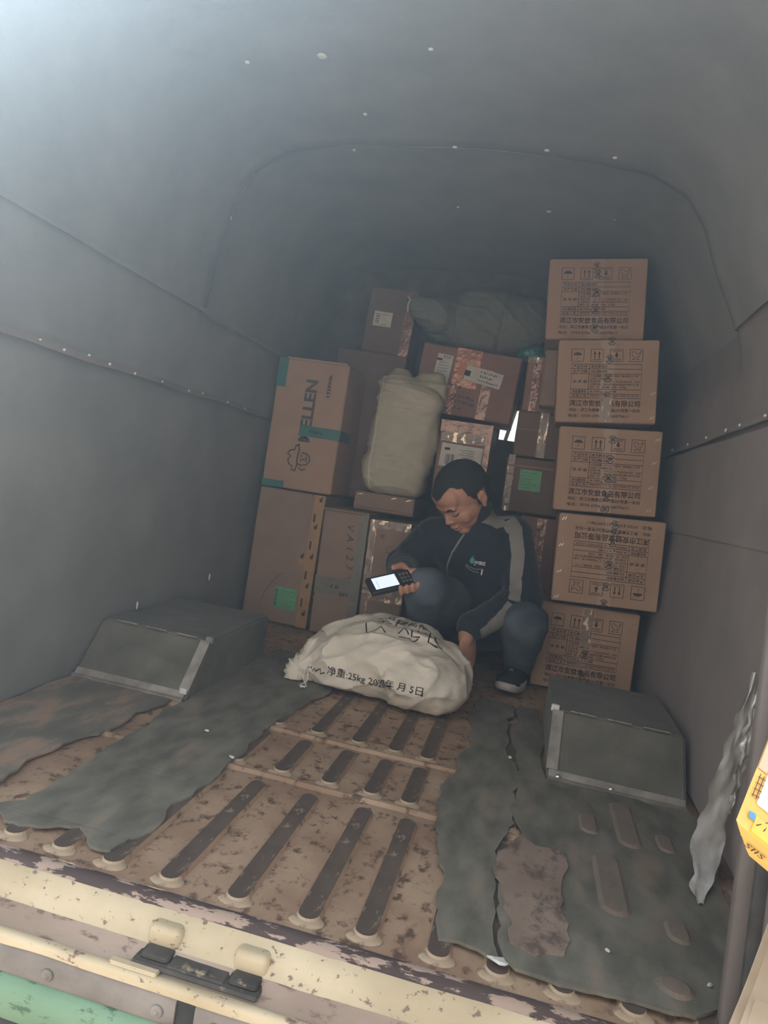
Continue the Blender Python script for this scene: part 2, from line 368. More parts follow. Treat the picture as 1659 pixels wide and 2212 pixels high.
def glyphs(n, w, h, seed=0, lw=.0012, gap=.22):
    """a run of small illegible characters: blocks of crossing strokes"""
    rnd = random.Random(seed); P = []; cw = w / n
    for k in range(n):
        x0 = -w / 2 + cw * (k + gap / 2); x1 = x0 + cw * (1 - gap)
        for j in range(rnd.randint(2, 4)):
            y = -h / 2 + h * rnd.random(); P.append(stroke2d([(x0 + cw * .15 * rnd.random(), y), (x1 - cw * .15 * rnd.random(), y + h * .06)], lw))
        for j in range(rnd.randint(1, 3)):
            x = x0 + (x1 - x0) * rnd.random(); P.append(stroke2d([(x, -h / 2 + h * .2 * rnd.random()), (x - cw * .1 * rnd.random(), h / 2)], lw))
    return add(*P)
def front(vf, off=0.0016):           # local XY -> the front face (facing -y) of a carton
    return [Vector((v.x, -off, v.y)) for v in vf[0]], vf[1]
def side_r(vf, w, off=0.0016):       # local XY -> the right face (facing +x); x runs into depth
    return [Vector((w / 2 + off, v.x, v.y)) for v in vf[0]], vf[1]
def slab(x0, x1, z0, z1, off, th=0.0012):
    return box(x0, x1, -off - th, -off, z0, z1)
# ================================================================ THE VAN (setting)
XL, XR, Y0, Y1, ZR = -1.05, 0.475, 0.93, 3.26, 1.545
from mathutils.geometry import tessellate_polygon
ARCH = 2.05
def nz(v, s, seed=0.0): return noise.noise(Vector((v[0] * s + seed, v[1] * s - seed, v[2] * s + 2 * seed)))
def sweep(prof, ys, name, mat, amp=0.006, step=0.016, seed=0.0):
    """lining swept along the van; beyond the roof arch it sits a little further out"""
    cx, cz = (XL + XR) / 2, 0.8
    V, F = [], []; n = len(prof)
    for y in ys:
        for (x, z) in prof:
            o = step if (y > ARCH + 0.001 and z > 1.0) else 0.0
            d = Vector((x - cx, 0, z - cz)); d = d.normalized() if z > 1.25 else Vector((1 if x > cx else -1, 0, 0))
            a = amp * (nz((x, y, z), 2.3, seed) + 0.5 * nz((x, y, z), 6.0, seed + 3))
            k = 0.0 if (z < 0.01) else 1.0
            V.append(Vector((x, y, z)) + d * (o + a * k))
    for j in range(len(ys) - 1):
        for i in range(n - 1):
            F.append((j * n + i, j * n + i + 1, (j + 1) * n + i + 1, (j + 1) * n + i))
    return mesh(name, (V, F), mat, smooth=True)
def dense(pts, step=0.05):
    out = []
    for a, b in zip(pts[:-1], pts[1:]):
        L = math.hypot(b[0] - a[0], b[1] - a[1]); k = max(1, int(L / step))
        for i in range(k): out.append((a[0] + (b[0] - a[0]) * i / k, a[1] + (b[1] - a[1]) * i / k))
    out.append(pts[-1]); return out
ys = [Y0 + (ARCH - Y0) * i / 22 for i in range(23)] + [ARCH + 0.004] + [ARCH + (Y1 - ARCH) * i / 22 for i in range(1, 23)]
SEAM_L, TOP_L, SEAM_R = 0.79, 1.025, 0.895
wl = struct(sweep(dense([(XL, 0.0), (XL, SEAM_L)]), ys, 'wall_left', 'felt', seed=1.0), 'grey felt lined left wall of the van interior')
wr = struct(sweep(dense([(XR, 0.0), (XR, SEAM_R)]), ys, 'wall_right', 'felt_warm', seed=5.0), 'warm grey felt lined right wall of the van interior')
def sub_sweep(prof, name, mat, parent, seed):
    o = sweep(dense(prof), ys, name, mat, seed=seed); o.parent = parent; return o
sub_sweep([(XL + 0.012, SEAM_L - 0.012), (XL + 0.012, TOP_L)], 'upper_lining_panel', 'felt', wl, 2.0)
sub_sweep([(XR - 0.012, SEAM_R - 0.015), (XR - 0.020, 1.06), (XR - 0.045, 1.15)], 'upper_lining_panel', 'felt_warm', wr, 6.0)
ceil_prof = dense([(XL + 0.018, TOP_L - 0.012), (XL + 0.035, 1.20), (XL + 0.06, 1.33), (XL + 0.11, 1.43), (XL + 0.20, 1.50), (XL + 0.38, 1.53), (-0.3, ZR),
                   (0.02, 1.535), (0.16, 1.515), (0.255, 1.465), (0.315, 1.385), (0.365, 1.26), (XR - 0.05, 1.14)], 0.045)
cl = struct(sweep(ceil_prof, ys, 'ceiling', 'felt', 0.007, 0.022, 9.0), 'blue grey felt headlining of the van roof')
# bead of light edging along the roof arch
bead = [Vector((x, ARCH - 0.003, z)) + Vector((x + 0.3, 0, z - 0.8)).normalized() * 0.006 for x, z in ceil_prof if z > 1.03]
mesh('arch_edge', tube(bead, 0.006, 6), 'felt', cl, True)
# seam strips with their fixings
def strip(x, z, y0, y1, name, mat, parent, sag=0.01, w=0.016):
    pts = [(x, y0 + (y1 - y0) * i / 24, z + sag * nz((0, i * 0.31, 0), 1.0, x) * 0.8) for i in range(25)]
    V, F = [], []
    for p in pts: V += [Vector((p[0], p[1], p[2] - w / 2)), Vector((p[0], p[1], p[2] + w / 2))]
    for i in range(24): F.append((2 * i, 2 * i + 2, 2 * i + 3, 2 * i + 1))
    V2 = [v + Vector((0.004 if x < 0 else -0.004, 0, 0)) for v in V]; k = len(V)
    F2 = [tuple(i + k for i in f) for f in F]
    S = [(2 * i, 2 * i + 2, k + 2 * i + 2, k + 2 * i) for i in range(24)] + [(2 * i + 1, 2 * i + 3, k + 2 * i + 3, k + 2 * i + 1) for i in range(24)]
    return mesh(name, (V + V2, F + F2 + S), mat, parent)
strip(XL + 0.016, SEAM_L - 0.010, Y0, 2.70, 'seam_strip', 'felt_warm', wl)
strip(XL + 0.022, TOP_L - 0.008, Y0, Y1, 'roof_joint_strip', 'felt', wl, 0.004, 0.012)
strip(XR - 0.016, SEAM_R - 0.010, Y0 + .3, Y1, 'seam_strip', 'felt_warm', wr)
def rivet_vf(r=0.008): return ell((0, 0, 0), r, r, r * 0.4, n=10, m=6)
rv = mesh('rivet', rivet_vf(), 'staple_white', cl, True); rv.location = (-0.62, 1.60, 1.520); rv.scale = (1.5, 1.5, 1)
for (x, y, z, s) in [(-0.80, 1.61, 1.503, .8), (-0.373, 1.58, 1.536, .8), (-0.58, 1.855, 1.525, .7), (-0.365, 2.01, 1.53, .9), (-0.12, 2.0, 1.535, 1.0), (0.055, 1.99, 1.525, .8),
                     (-0.108, 2.46, 1.553, 1.0), (0.10, 2.45, 1.545, .7), (-0.90, 1.50, 1.475, .8), (-0.65, 2.03, 1.51, .6), (-0.41, 2.50, 1.555, .5)]:
    o = share(rv, cl, (x, y, z)); o.scale = (s, s * random.uniform(.6, 1), 1)
o = share(rv, cl, (-1.0, 2.06, 1.30), (0, math.radians(80), 0)); o.scale = (.9, .5, 1)
for y in (1.20, 1.35, 1.43, 1.52, 1.605, 1.72, 1.86, 2.02, 2.11, 2.30, 2.45):
    o = share(rv, wl, (XL + 0.022, y, SEAM_L - 0.010 + random.uniform(-.004, .004)), (0, math.radians(90), 0)); s = random.uniform(.25, .5); o.scale = (s, s, 1)
for y in (1.55, 1.72, 1.92, 2.05, 2.27, 2.53, 2.8):
    o = share(rv, wr, (XR - 0.024, y, SEAM_R - 0.010), (0, math.radians(90), 0)); s = random.uniform(.5, .9); o.scale = (s, s * 1.3, 1)
# loose staples on the left wall, low down
for (y, z) in ((1.93, .145), (2.4, .18)):
    o = share(rv, wl, (XL + .01, y, z), (0, math.radians(90), .3)); o.scale = (1.6, .4, 1)
# proud lower panel on the right wall: its front edge casts the vertical line beside the carton stack
pnl = sub_sweep([(XR - 0.014, 0.02), (XR - 0.014, 0.62)], 'lower_lining_panel', 'felt_warm', wr, 7.0)
pnl2 = sub_sweep([(XR - 0.020, 0.60), (XR - 0.022, 0.86)], 'middle_lining_panel', 'felt_warm', wr, 8.0)

# front bulkhead with the window to the cab
WX0, WX1, WZ0, WZ1 = -0.190, -0.095, 0.865, 1.00
V, F = [], []
def quad(a, b, c, d):
    k = len(V); V.extend([Vector(p) for p in (a, b, c, d)]); F.append((k, k + 1, k + 2, k + 3))
for (x0, x1, z0, z1) in ((XL - .05, WX0, 0, ZR + .1), (WX1, XR + .05, 0, ZR + .1), (WX0, WX1, 0, WZ0), (WX0, WX1, WZ1, ZR + .1)):
    quad((x0, Y1, z0), (x1, Y1, z0), (x1, Y1, z1), (x0, Y1, z1))
struct(mesh('wall_front', (V, F), 'felt_dark'), 'dark felt bulkhead at the front end of the load space')
wn_ = struct(mesh('window_1', add(box(WX0 - .02, WX1 + .02, Y1 - .012, Y1 + .02, WZ0 - .02, WZ0), box(WX0 - .02, WX1 + .02, Y1 - .012, Y1 + .02, WZ1, WZ1 + .02),
     box(WX0 - .02, WX0, Y1 - .012, Y1 + .02, WZ0, WZ1), box(WX1, WX1 + .02, Y1 - .012, Y1 + .02, WZ0, WZ1)), 'seal'), 'bright window gap seen between stacked cartons')
mesh('pane', box(WX0, WX1, Y1, Y1 + .005, WZ0, WZ1), 'glass', wn_)
mesh('glazing_bar', xf(box(-.008, .008, -.006, .006, -.16, .16), Matrix.Translation((-0.150, Y1 + .02, .93)) @ Matrix.Rotation(.16, 4, 'Y')), 'pale_green', wn_)

# outer body and rear frame
sh = [(x + (-.07 if x < -.3 else .07) * (1 if z < 1.3 else .6), z + (0 if z < 1.2 else .06)) for x, z in [(XL, -.25), (XL, 0)] + [(XL, 1.0)] + ceil_prof + [(XR, 1.0), (XR, 0), (XR, -.25)]]
V, F = [], []
for y in (Y0 - .02, Y1 + .1):
    for p in sh: V.append(Vector((p[0], y, p[1])))
n = len(sh)
F = [(i, i + 1, n + i + 1, n + i) for i in range(n - 1)]
body = struct(mesh('trim_1', (V, F), 'green'), 'green painted outer skin of the van')
V, F = [], []
inner = [(XL, -.02)] + [(XL, 1.0)] + ceil_prof + [(XR, 1.0), (XR, -.02)]
inner = [(XL, -.02), (XL, .5), (XL, 1.0)] + ceil_prof[1:-1] + [(XR, 1.0), (XR, .5), (XR, -.02)]
outer = [(x + (-.07 if x < -.3 else .07) * (1 if z < 1.3 else .6), z + (0 if z < 1.2 else .06)) for x, z in inner]
for p in inner: V.append(Vector((p[0], Y0 - .005, p[1])))
for p in outer: V.append(Vector((p[0], Y0 - .02, p[1])))
n = len(inner); F = [(i, i + 1, n + i + 1, n + i) for i in range(n - 1)]
mesh('rear_frame', (V, F), 'seal', body)

# ---- floor pan
fl = []
gx, gy = 40, 60
V = [Vector((XL - .02 + (XR - XL + .04) * i / gx, .952 + (Y1 - .952) * j / gy, 0)) for j in range(gy + 1) for i in range(gx + 1)]
for v in V: v.z = -0.002 + 0.002 * nz(v, 5.0)
F = [(j * (gx + 1) + i, j * (gx + 1) + i + 1, (j + 1) * (gx + 1) + i + 1, (j + 1) * (gx + 1) + i) for j in range(gy) for i in range(gx)]
floor = struct(mesh('floor', (V, F), 'pan', smooth=True), 'tan painted ribbed steel van floor with worn rusty ribs')
def stadium(L, r, n=8):
    out = []
    for k in range(n + 1): a = math.pi + math.pi * k / n; out.append((r * math.cos(a), r + r * math.sin(a)))
    for k in range(n + 1): a = math.pi * k / n; out.append((r * math.cos(a), L - r + r * math.sin(a)))
    return out
def rib_vf(L, r0=.0195, r1=.0150, h=.0050):
    a, b = stadium(L, r0), stadium(L - 2 * (r0 - r1) , r1); n = len(a)
    V = [Vector((x, y, -.003)) for x, y in a] + [Vector((x, y + (r0 - r1), h)) for x, y in b]
    F = [(i, (i + 1) % n, n + (i + 1) % n, n + i) for i in range(n)] + [tuple(range(n, 2 * n))]
    return V, F, n
def make_rib(L, parent, name='floor_rib'):
    V, F, n = rib_vf(L); o = mesh(name, (V, F), 'rib', parent)
    o.data.materials.append(M['rib_end']); o.data.materials.append(M['pan'])
    for i, p in enumerate(o.data.polygons):
        if i < n: p.material_index = 1 if i < 8 else 2
    vf = ell((0, .010, -.002), .027, .017, .0042, n=16, m=8)
    d = mesh('rib_end_swage', vf, 'rib_end', None, True)
    return o, d
_ribs = set()
def rib_at(src, x, y):
    o, d = src
    if o.name not in _ribs:
        _ribs.add(o.name); o.location = (x, y, 0); d.parent = floor; d.location = (x, y, 0)
    else:
        share(o, floor, (x, y, 0)); share(d, floor, (x, y, 0))
ra, rb, rc = make_rib(.385, floor), make_rib(.20, floor), make_rib(.42, floor)
rib_at(ra, -.507, .966); rib_at(rb, -.400, 1.41); rib_at(rc, -.40, 1.665)
for x in (-.672, -.590, -.415, -.310, -.204, -.121, -.02, .06, .145, .235, .33): rib_at(ra, x, .966)
for x in (-.590, -.50, -.300, -.212, -.136, -.02, .06, .145, .235, .33): rib_at(rb, x, 1.41)
for x in (-.590, -.50, -.300, -.212, -.136, -.02, .06): rib_at(rc, x, 1.665)
def bead_y(y, x0, x1, name):
    pts = [(x0 + (x1 - x0) * i / 30, y + .004 * nz((i * .3, 0, 0), 1, y), 0) for i in range(31)]
    V, F = [], []
    for p in pts: V += [Vector((p[0], p[1] - .013, -.003)), Vector((p[0], p[1] - .004, .004)), Vector((p[0], p[1] + .005, .004)), Vector((p[0], p[1] + .013, -.003))]
    for i in range(30):
        for k in range(3): F.append((4 * i + k, 4 * i + 4 + k, 4 * i + 5 + k, 4 * i + 1 + k))
    return mesh(name, (V, F), 'pan', floor)
bead_y(1.392, XL + .02, XR - .02, 'floor_seam'); bead_y(1.645, XL + .02, XR - .02, 'floor_seam')
# rear edge bead with flaking paint
V, F = [], []
N = 60
for i in range(N + 1):
    x = XL - .03 + (XR - XL + .06) * i / N
    for (y, z) in ((.953, -.003), (.947, .0015), (.936, .0015), (.926, -.002), (.918, -.008)): V.append(Vector((x, y + .0015 * nz((x * 30, 0, 0), 1), z)))
for i in range(N):
    for k in range(4): F.append((5 * i + k, 5 * i + 5 + k, 5 * i + 6 + k, 5 * i + 1 + k))
mesh('rear_edge_bead', (V, F), 'peel', floor, True)

# ---- rear sill
sill = struct(empty('trim_2'), 'cream painted rear loading sill with dark latch pocket')
def ext(prof, name, mat, parent, x0=XL - .06, x1=XR + .06, n=60, wob=.0012, smooth=True):
    V, F = [], []; m = len(prof)
    for i in range(n + 1):
        x = x0 + (x1 - x0) * i / n
        for k, (y, z) in enumerate(prof):
            V.append(Vector((x, y + wob * nz((x * 9, k, 0), 1.0), z + wob * nz((x * 9, k, 5), 1.0))))
    for i in range(n):
        for k in range(m - 1): F.append((m * i + k, m * i + m + k, m * i + m + 1 + k, m * i + 1 + k))
    return mesh(name, (V, F), mat, parent, smooth)
ext([(.921, -.005), (.910, -.011), (.899, -.024), (.893, -.034), (.888, -.038)], 'cream_face', 'cream', sill)
ext([(.890, -.036), (.876, -.042), (.862, -.047), (.853, -.049)], 'ledge', 'ledge', sill)
ext([(.855, -.047), (.850, -.045), (.844, -.046), (.841, -.051), (.842, -.060)], 'lip', 'cream', sill, wob=.0025)
# latch pocket: dark recess, two pads, upstand
mesh('latch_pocket', box(-.398, -.224, .856, .900, -.046, -.0395, .003), 'latch', sill)
mesh('latch_floor', box(-.350, -.272, .862, .890, -.041, -.0378, .0015), 'latch', sill)
for x in (-.372, -.250):
    mesh('latch_bump', box(x - .024, x + .024, .890, .918, -.046, -.0115, .009, 3), 'cream', sill, True)
    mesh('rubber_pad', box(x - .019, x + .021, .866, .897, -.041, -.0345, .005, 2), 'latch', sill, True)
mesh('striker', box(-.330, -.296, .866, .878, -.039, -.0362, .0015), 'latch', sill)
mesh('lip_plate', box(-.422, -.355, .846, .858, -.047, -.041, .002), 'cream', sill)

# ---- rear bumper
bp = tag(empty('rear_bumper', (0, 0, 0)), 'grey and green rear bumper strip under the cream sill', 'bumper')
ext([(.847, -.058), (.842, -.066), (.843, -.095), (.846, -.100)], 'rubber_strip', 'grey_rubber', bp, x0=-1.1, x1=-.322, n=30)
ext([(.847, -.058), (.842, -.066), (.843, -.095), (.846, -.100)], 'rubber_strip', 'grey_rubber', bp, x0=-.296, x1=.5, n=30)
mesh('strip_gap', box(-.322, -.296, .846, .852, -.10, -.06), 'dark_rubber', bp)
ext([(.850, -.098), (.838, -.103), (.832, -.118), (.834, -.150), (.840, -.154)], 'green_band', 'green', bp)
ext([(.842, -.152), (.838, -.156), (.838, -.162), (.842, -.166)], 'dark_groove', 'dark_rubber', bp)
ext([(.842, -.164), (.830, -.170), (.826, -.22), (.84, -.34), (.87, -.36)], 'lower_skirt', 'pale_green', bp)
mesh('strip_bracket', box(-.335, -.285, .828, .846, -.118, -.096, .004), 'grey_rubber', bp)
for x in (-.500, -.345, -.268, -.12, -.66):
    b = mesh('bolt', xf(add(ell((0, 0, 0), .0085, .0085, .003, n=14, m=6), ell((0, 0, .0025), .004, .004, .002, n=8, m=5)), Matrix.Translation((x, .841, -.082)) @ Matrix.Rotation(math.radians(90), 4, 'X')), 'grey_rubber', bp, True)

# ---- ground
V = [Vector((x, y, -.62)) for x, y in ((-30, -30), (30, -30), (30, 40), (-30, 40))]
gm = struct(mesh('ground', (V, [(0, 1, 2, 3)]), 'concrete'), 'unseen pale concrete ground around the van, put in to bounce light')  # out of view, kept pale so it bounces light into the van

# ---- right rear pillar and door seal
pil = struct(empty('trim_3'), 'dark rubber door seal on the right rear pillar')
def bar(p0, p1, w, d, name, mat, bev=.004):
    p0, p1 = Vector(p0), Vector(p1); L = (p1 - p0).length
    o = mesh(name, box(-w / 2, w / 2, -d / 2, d / 2, 0, L, bev, 2), mat, pil, True)
    o.location = p0; o.rotation_euler = (p1 - p0).to_track_quat('Z', 'Y').to_euler(); return o
bar((.356, 1.00, .0), (.318, 1.00, .62), .020, .03, 'seal_lip', 'seal')
bar((.374, .985, -.02), (.336, .985, .62), .012, .03, 'seal_groove', 'dark_rubber', .002)
bar((.388, .975, -.03), (.350, .975, .62), .012, .03, 'seal_bead', 'seal')
bar((.416, .97, -.03), (.378, .97, .62), .036, .05, 'pillar_skin', 'dark_rubber')
bar((.44, 1.00, -.03), (.410, 1.00, 1.2), .05, .05, 'pillar_body', 'seal')
# torn foil-backed edge of the lining
fo = tag(empty('torn_lining_edge', (0, 0, 0)), 'crumpled silver foil backing torn along the right wall lining edge', 'foil')
def foil(path, ws, name, seed):
    V, F = [], []; cols = 9; rows = 46
    P = [Vector(p) for p in path]
    for i in range(rows + 1):
        t = i / rows * (len(P) - 1); k = min(int(t), len(P) - 2); p = P[k].lerp(P[k + 1], t - k); w = ws[k] + (ws[k + 1] - ws[k]) * (t - k)
        for c in range(cols):
            s = (c / (cols - 1) - .5) * w * (1 + .45 * noise.noise(Vector((i * .22, (c > 4) * 9.0, seed))))
            q = p + Vector((.86 * s, .5 * s, 0))
            V.append(q + Vector((-.010 * abs(noise.noise(Vector((i * .17, c * .35, seed)))) - .004, -.014 * abs(noise.noise(Vector((i * .13, c * .45, seed + 4)))), .006 * noise.noise(Vector((i * .2, c * .3, seed + 8))))))
    for i in range(rows):
        for c in range(cols - 1): a = i * cols + c; F.append((a, a + 1, a + cols + 1, a + cols))
    return mesh(name, (V, F), 'foil', fo, True)
foil([(.385, 1.29, .016), (.402, 1.36, .022), (.416, 1.415, .055), (.428, 1.45, .11), (.437, 1.455, .18), (.444, 1.457, .25), (.449, 1.457, .31), (.452, 1.458, .38)], [.012, .050, .072, .068, .056, .046, .030, .010], 'foil_sheet', 1.3)
foil([(.430, 1.385, .14), (.436, 1.385, .21), (.440, 1.39, .28), (.444, 1.40, .36)], [.008, .022, .022, .008], 'foil_fold', 5.1)

# ---- wheel arch boxes
def wheel_box(x0, x1, y0, yt, yb, h, lab, inner_left, skew=0.0):
    e = tag(empty('wheel_arch_box', ((x0 + x1) / 2, y0, 0)), lab, 'wheel box')
    V = [(x0, y0, 0), (x1, y0, 0), (x1, yt, h), (x0, yt, h), (x1, yb, h), (x0, yb, h), (x0, yb, 0), (x1, yb, 0)]
    V = [Vector(v) - e.location for v in V]
    bm = bmesh.new(); bv = [bm.verts.new(v) for v in V]
    for f in ((0, 1, 2, 3), (3, 2, 4, 5), (5, 4, 7, 6), (0, 3, 5, 6), (1, 7, 4, 2), (0, 6, 7, 1)): bm.faces.new([bv[i] for i in f])
    bmesh.ops.recalc_face_normals(bm, faces=bm.faces)
    bmesh.ops.bevel(bm, geom=list(bm.edges), offset=.006, segments=2, affect='EDGES')
    mesh('felt_cover', bm_out(bm), 'felt_dark', e)
    xi = x0 if inner_left else x1
    sgn = 1 if inner_left else -1
    sl = Vector((0, yt - y0, h)).normalized(); nn = Vector((0, -sl.z, sl.y))
    def pt(x, t, o=0): return Vector((x, y0, 0)) + sl * t + nn * o - e.location
    L = Vector((0, yt - y0, h)).length
    def plate(xa, xb, ta, tb, name, th=.003, o=.0015):
        a = [pt(xa, ta, o), pt(xb, ta, o), pt(xb, tb, o), pt(xa, tb, o)]; b = [p + nn * th for p in a]
        return mesh(name, (a + b, [(0, 3, 2, 1), (4, 5, 6, 7), (0, 1, 5, 4), (1, 2, 6, 5), (2, 3, 7, 6), (3, 0, 4, 7)]), 'alu', e)
    plate(x0 + .004, x1 - .004, -.004, .030, 'front_trim')
    mesh('front_trim_lip', [ [Vector((x0 + .002, y0 - .005, 0)) - e.location, Vector((x1 - .002, y0 - .005, 0)) - e.location, Vector((x1 - .002, y0 - .005, .012)) - e.location, Vector((x0 + .002, y0 - .005, .012)) - e.location,
         Vector((x0 + .002, y0 + .003, 0)) - e.location, Vector((x1 - .002, y0 + .003, 0)) - e.location, Vector((x1 - .002, y0 + .003, .014)) - e.location, Vector((x0 + .002, y0 + .003, .014)) - e.location],
         [(0, 1, 2, 3), (3, 2, 6, 7), (0, 3, 7, 4), (1, 5, 6, 2)]], 'alu', e)
    xs = sorted((xi - sgn * .002, xi + sgn * .024))
    plate(xs[0], xs[1], .031, L - .004, 'side_trim')
    mesh('corner_clip', xf(box(-.010, .010, -.003, .010, -.006, .010, .002), Matrix.Translation(Vector((xi + sgn * .004, yt, h)) - e.location)), 'staple_white' if inner_left else 'alu', e)
    if not inner_left: mesh('corner_clip', xf(box(-.009, .009, -.004, .006, 0, .014, .002), Matrix.Translation(pt(xi - .010, .024))), 'staple_white', e)
    for t in ([.10, .55] if inner_left else []):
        s = mesh('screw', xf(ell((0, 0, 0), .007, .007, .003, n=12, m=6), Matrix.Translation(pt(x0 + (x1 - x0) * t * .85, .014, .005)) @ Matrix.Rotation(math.radians(60), 4, 'X')), 'steel', e, True)
    # frayed white thread line along the top edge
    for k in range(3):
        a = x0 + .03 + (x1 - x0 - .05) * (k + .05 + .1 * random.random()) / 3; b = a + (x1 - x0) * .2
        mesh('edge_fray', tube([Vector((a + (b - a) * i / 8, yt - .001 + .003 * nz((i * .7, k, 0), 1), h + .002 + .002 * nz((i, k, 3), 1))) - e.location for i in range(9)], .0022, 5), 'alu', e)
    # damp streaked stains are felt tufts standing proud on the sloping face
    return e
wheel_box(-1.040, -.735, 1.655, 1.765, 2.20, .135, 'dark felt covered wheel arch box with metal edge trim, by the left wall', False)
wheel_box(.136, .445, 1.715, 1.85, 2.22, .132, 'dark felt covered wheel arch box with screwed metal trim, below the printed cartons', True)

# ---- felt floor mats (torn)
def fractal(pts, depth=3, amp=.10, seed=0, cl=True):
    rnd = random.Random(seed); P = [Vector((p[0], p[1], 0)) for p in pts]
    for d in range(depth):
        Q = []
        for i in range(len(P)):
            a, b = P[i], P[(i + 1) % len(P)]; Q.append(a)
            m = (a + b) / 2; s = (b - a); L = s.length
            if L > .02: Q.append(m + Vector((-s.y, s.x, 0)).normalized() * rnd.uniform(-1, 1) * min(L * amp, .02))
        P = Q
    return P
def mat_obj(outline, lab, mat, z=.009, th=.005, seed=0, bumps=(), amp=.10):
    P = fractal(outline, 3, amp, seed); n = len(P)
    c = sum((p for p in P), Vector()) / n
    e = tag(empty('floor_mat', (c.x, c.y, 0)), lab, 'mat')
    top = [Vector((p.x - c.x, p.y - c.y, z + .002 * nz((p.x, p.y, 0), 12))) for p in P]; bot = [Vector((p.x, p.y, max(.0005, p.z - th))) for p in top]
    tri = tessellate_polygon([[Vector((p.x, p.y, 0)) for p in P]])
    F = []
    for t in tri:
        a, b, d = (P[i] for i in t)
        F.append(tuple(t) if (b - a).cross(d - a).z > 0 else tuple(reversed(t)))
    F += [(i, (i + 1) % n, n + (i + 1) % n, n + i) for i in range(n)]
    mesh('felt_sheet', (top + bot, F), mat, e)
    for (x, y, L, r) in bumps:
        V, F2, m = rib_vf(L, r, r * .6, .0028); o = mesh('rib_ridge', (V, F2), 'ridge', e, False); o.location = (x - c.x, y - c.y, z + .001)
    return e
mat_obj([(-.455, 2.30), (-.46, 1.936), (-.501, 1.686), (-.495, 1.549), (-.498, 1.402), (-.495, 1.265), (-.492, 1.074), (-.518, .992), (-.55, .990), (-.595, 1.030), (-.645, 1.000), (-.70, .992), (-.745, 1.03), (-.715, 1.06), (-.72, 1.234), (-.728, 1.398), (-.738, 1.551), (-.728, 1.66), (-.725, 2.30)],
        'dark felt floor mat with ragged edge left of the bare ribbed strip', 'mat', seed=3)
mat_obj([(-1.03, 1.645), (-1.03, .98), (-.80, .985), (-.79, 1.105), (-.80, 1.272), (-.775, 1.403), (-.76, 1.645)],
        'threadbare felt mat in front of the left wheel arch box', 'mat_worn', seed=5)
mat_obj([(-.054, 2.25), (-.054, 1.987), (-.067, 1.691), (-.073, 1.363), (-.056, 1.261), (-.035, 1.191), (-.023, 1.005), (.032, 1.004), (.062, .990), (.040, 1.296), (.048, 1.335), (.070, 1.428), (.064, 1.583), (.043, 1.938), (.053, 2.25)],
        'long narrow dark felt strip right of the bare ribbed floor', 'mat', seed=8, z=.010)
mat_obj([(.045, 1.30), (.052, 1.151), (.067, .998), (.083, .984), (.161, .981), (.214, .987), (.254, .987), (.312, .992), (.36, 1.03), (.445, 1.10), (.445, 1.70), (.135, 1.70), (.125, 2.25), (.062, 2.25), (.050, 1.938), (.072, 1.583), (.078, 1.428), (.085, 1.39)],
        'big threadbare felt mat in front of the right wheel arch box', 'mat', seed=11, z=.011,
        bumps=[(.235, 1.18, .22, .03), (.29, 1.44, .22, .028), (.215, 1.46, .10, .022), (.36, 1.46, .08, .02), (.325, 1.15, .07, .022), (.295, 1.01, .06, .03)])
o = mat_obj([(.052, 1.30), (.060, 1.15), (.074, 1.035), (.11, 1.02), (.148, 1.04), (.150, 1.2), (.152, 1.36), (.11, 1.35), (.085, 1.375), (.070, 1.345)], 'brown scuffed patch of bare paint on the right floor mat', 'pan_dull', seed=14, z=.014, th=.002, amp=.14)

# crumbs and scraps of litter on the floor
def scrap(x, y, s, lab, z=.012):
    vf = ell((0, 0, 0), s, s * .55, .0025, n=7, m=5)
    vf = ([v * (1 + .5 * noise.noise(v * 260)) for v in vf[0]], vf[1])
    o = mesh('paper_scrap', vf, 'staple_white'); o.location = (x, y, z + .002); o.rotation_euler = (0, 0, random.uniform(0, 3)); return tag(o, lab, 'scrap', 'scraps of litter on the floor')
scrap(.052, 1.78, .009, 'pale litter scrap on the dark strip, left of the right wheel box')
scrap(-.50, 1.40, .008, 'pale litter scrap at the left end of the floor seam')
scrap(.21, 1.08, .005, 'small pale crumb on the right mat near the brown ridge')
scrap(.345, 1.065, .006, 'small pale crumb on the right mat nearest the door seal')
scrap(.06, .985, .014, 'large pale flake on the sill edge beside the dark strip')
scrap(-.60, 1.50, .006, 'tiny pale crumb on the dark mat before the left wheel box')
# ================================================================ CARTONS
def soft_box(w, d, h, seed=0, amp=.002, bulge=.004):
    bm = bmesh.new(); bmesh.ops.create_cube(bm, size=1)
    bmesh.ops.bevel(bm, geom=list(bm.edges), offset=.018, segments=1, affect='EDGES')
    bmesh.ops.subdivide_edges(bm, edges=[e for e in bm.edges if e.calc_length() > .3], cuts=6, use_grid_fill=True)
    for v in bm.verts:
        c = v.co; bx = (1 - (2 * c.x) ** 2); bz = (1 - (2 * c.z) ** 2)
        p = Vector((c.x * w, c.y * d + d / 2, c.z * h + h / 2))
        # undo the proportional bevel so that every edge is rounded by a few millimetres
        for k, L in ((0, w), (1, d), (2, h)):
            q = abs(c[k]); s = 1 if c[k] > 0 else -1
            if abs(q - .482) < .002:
                val = (L / 2 - .005) * s; p[k] = val + (0 if k == 0 else (d / 2 if k == 1 else h / 2))
        if c.y < -.48: p.y -= bulge * max(0, bx) * max(0, bz)
        a = amp * noise.noise(Vector((p.x * 9 + seed * 3.1, p.y * 9, p.z * 9)))
        p += Vector((a, a * .5, 0)) if .01 < p.z else Vector((a, 0, 0))
        v.co = p
    bmesh.ops.recalc_face_normals(bm, faces=bm.faces)
    return bm_out(bm)
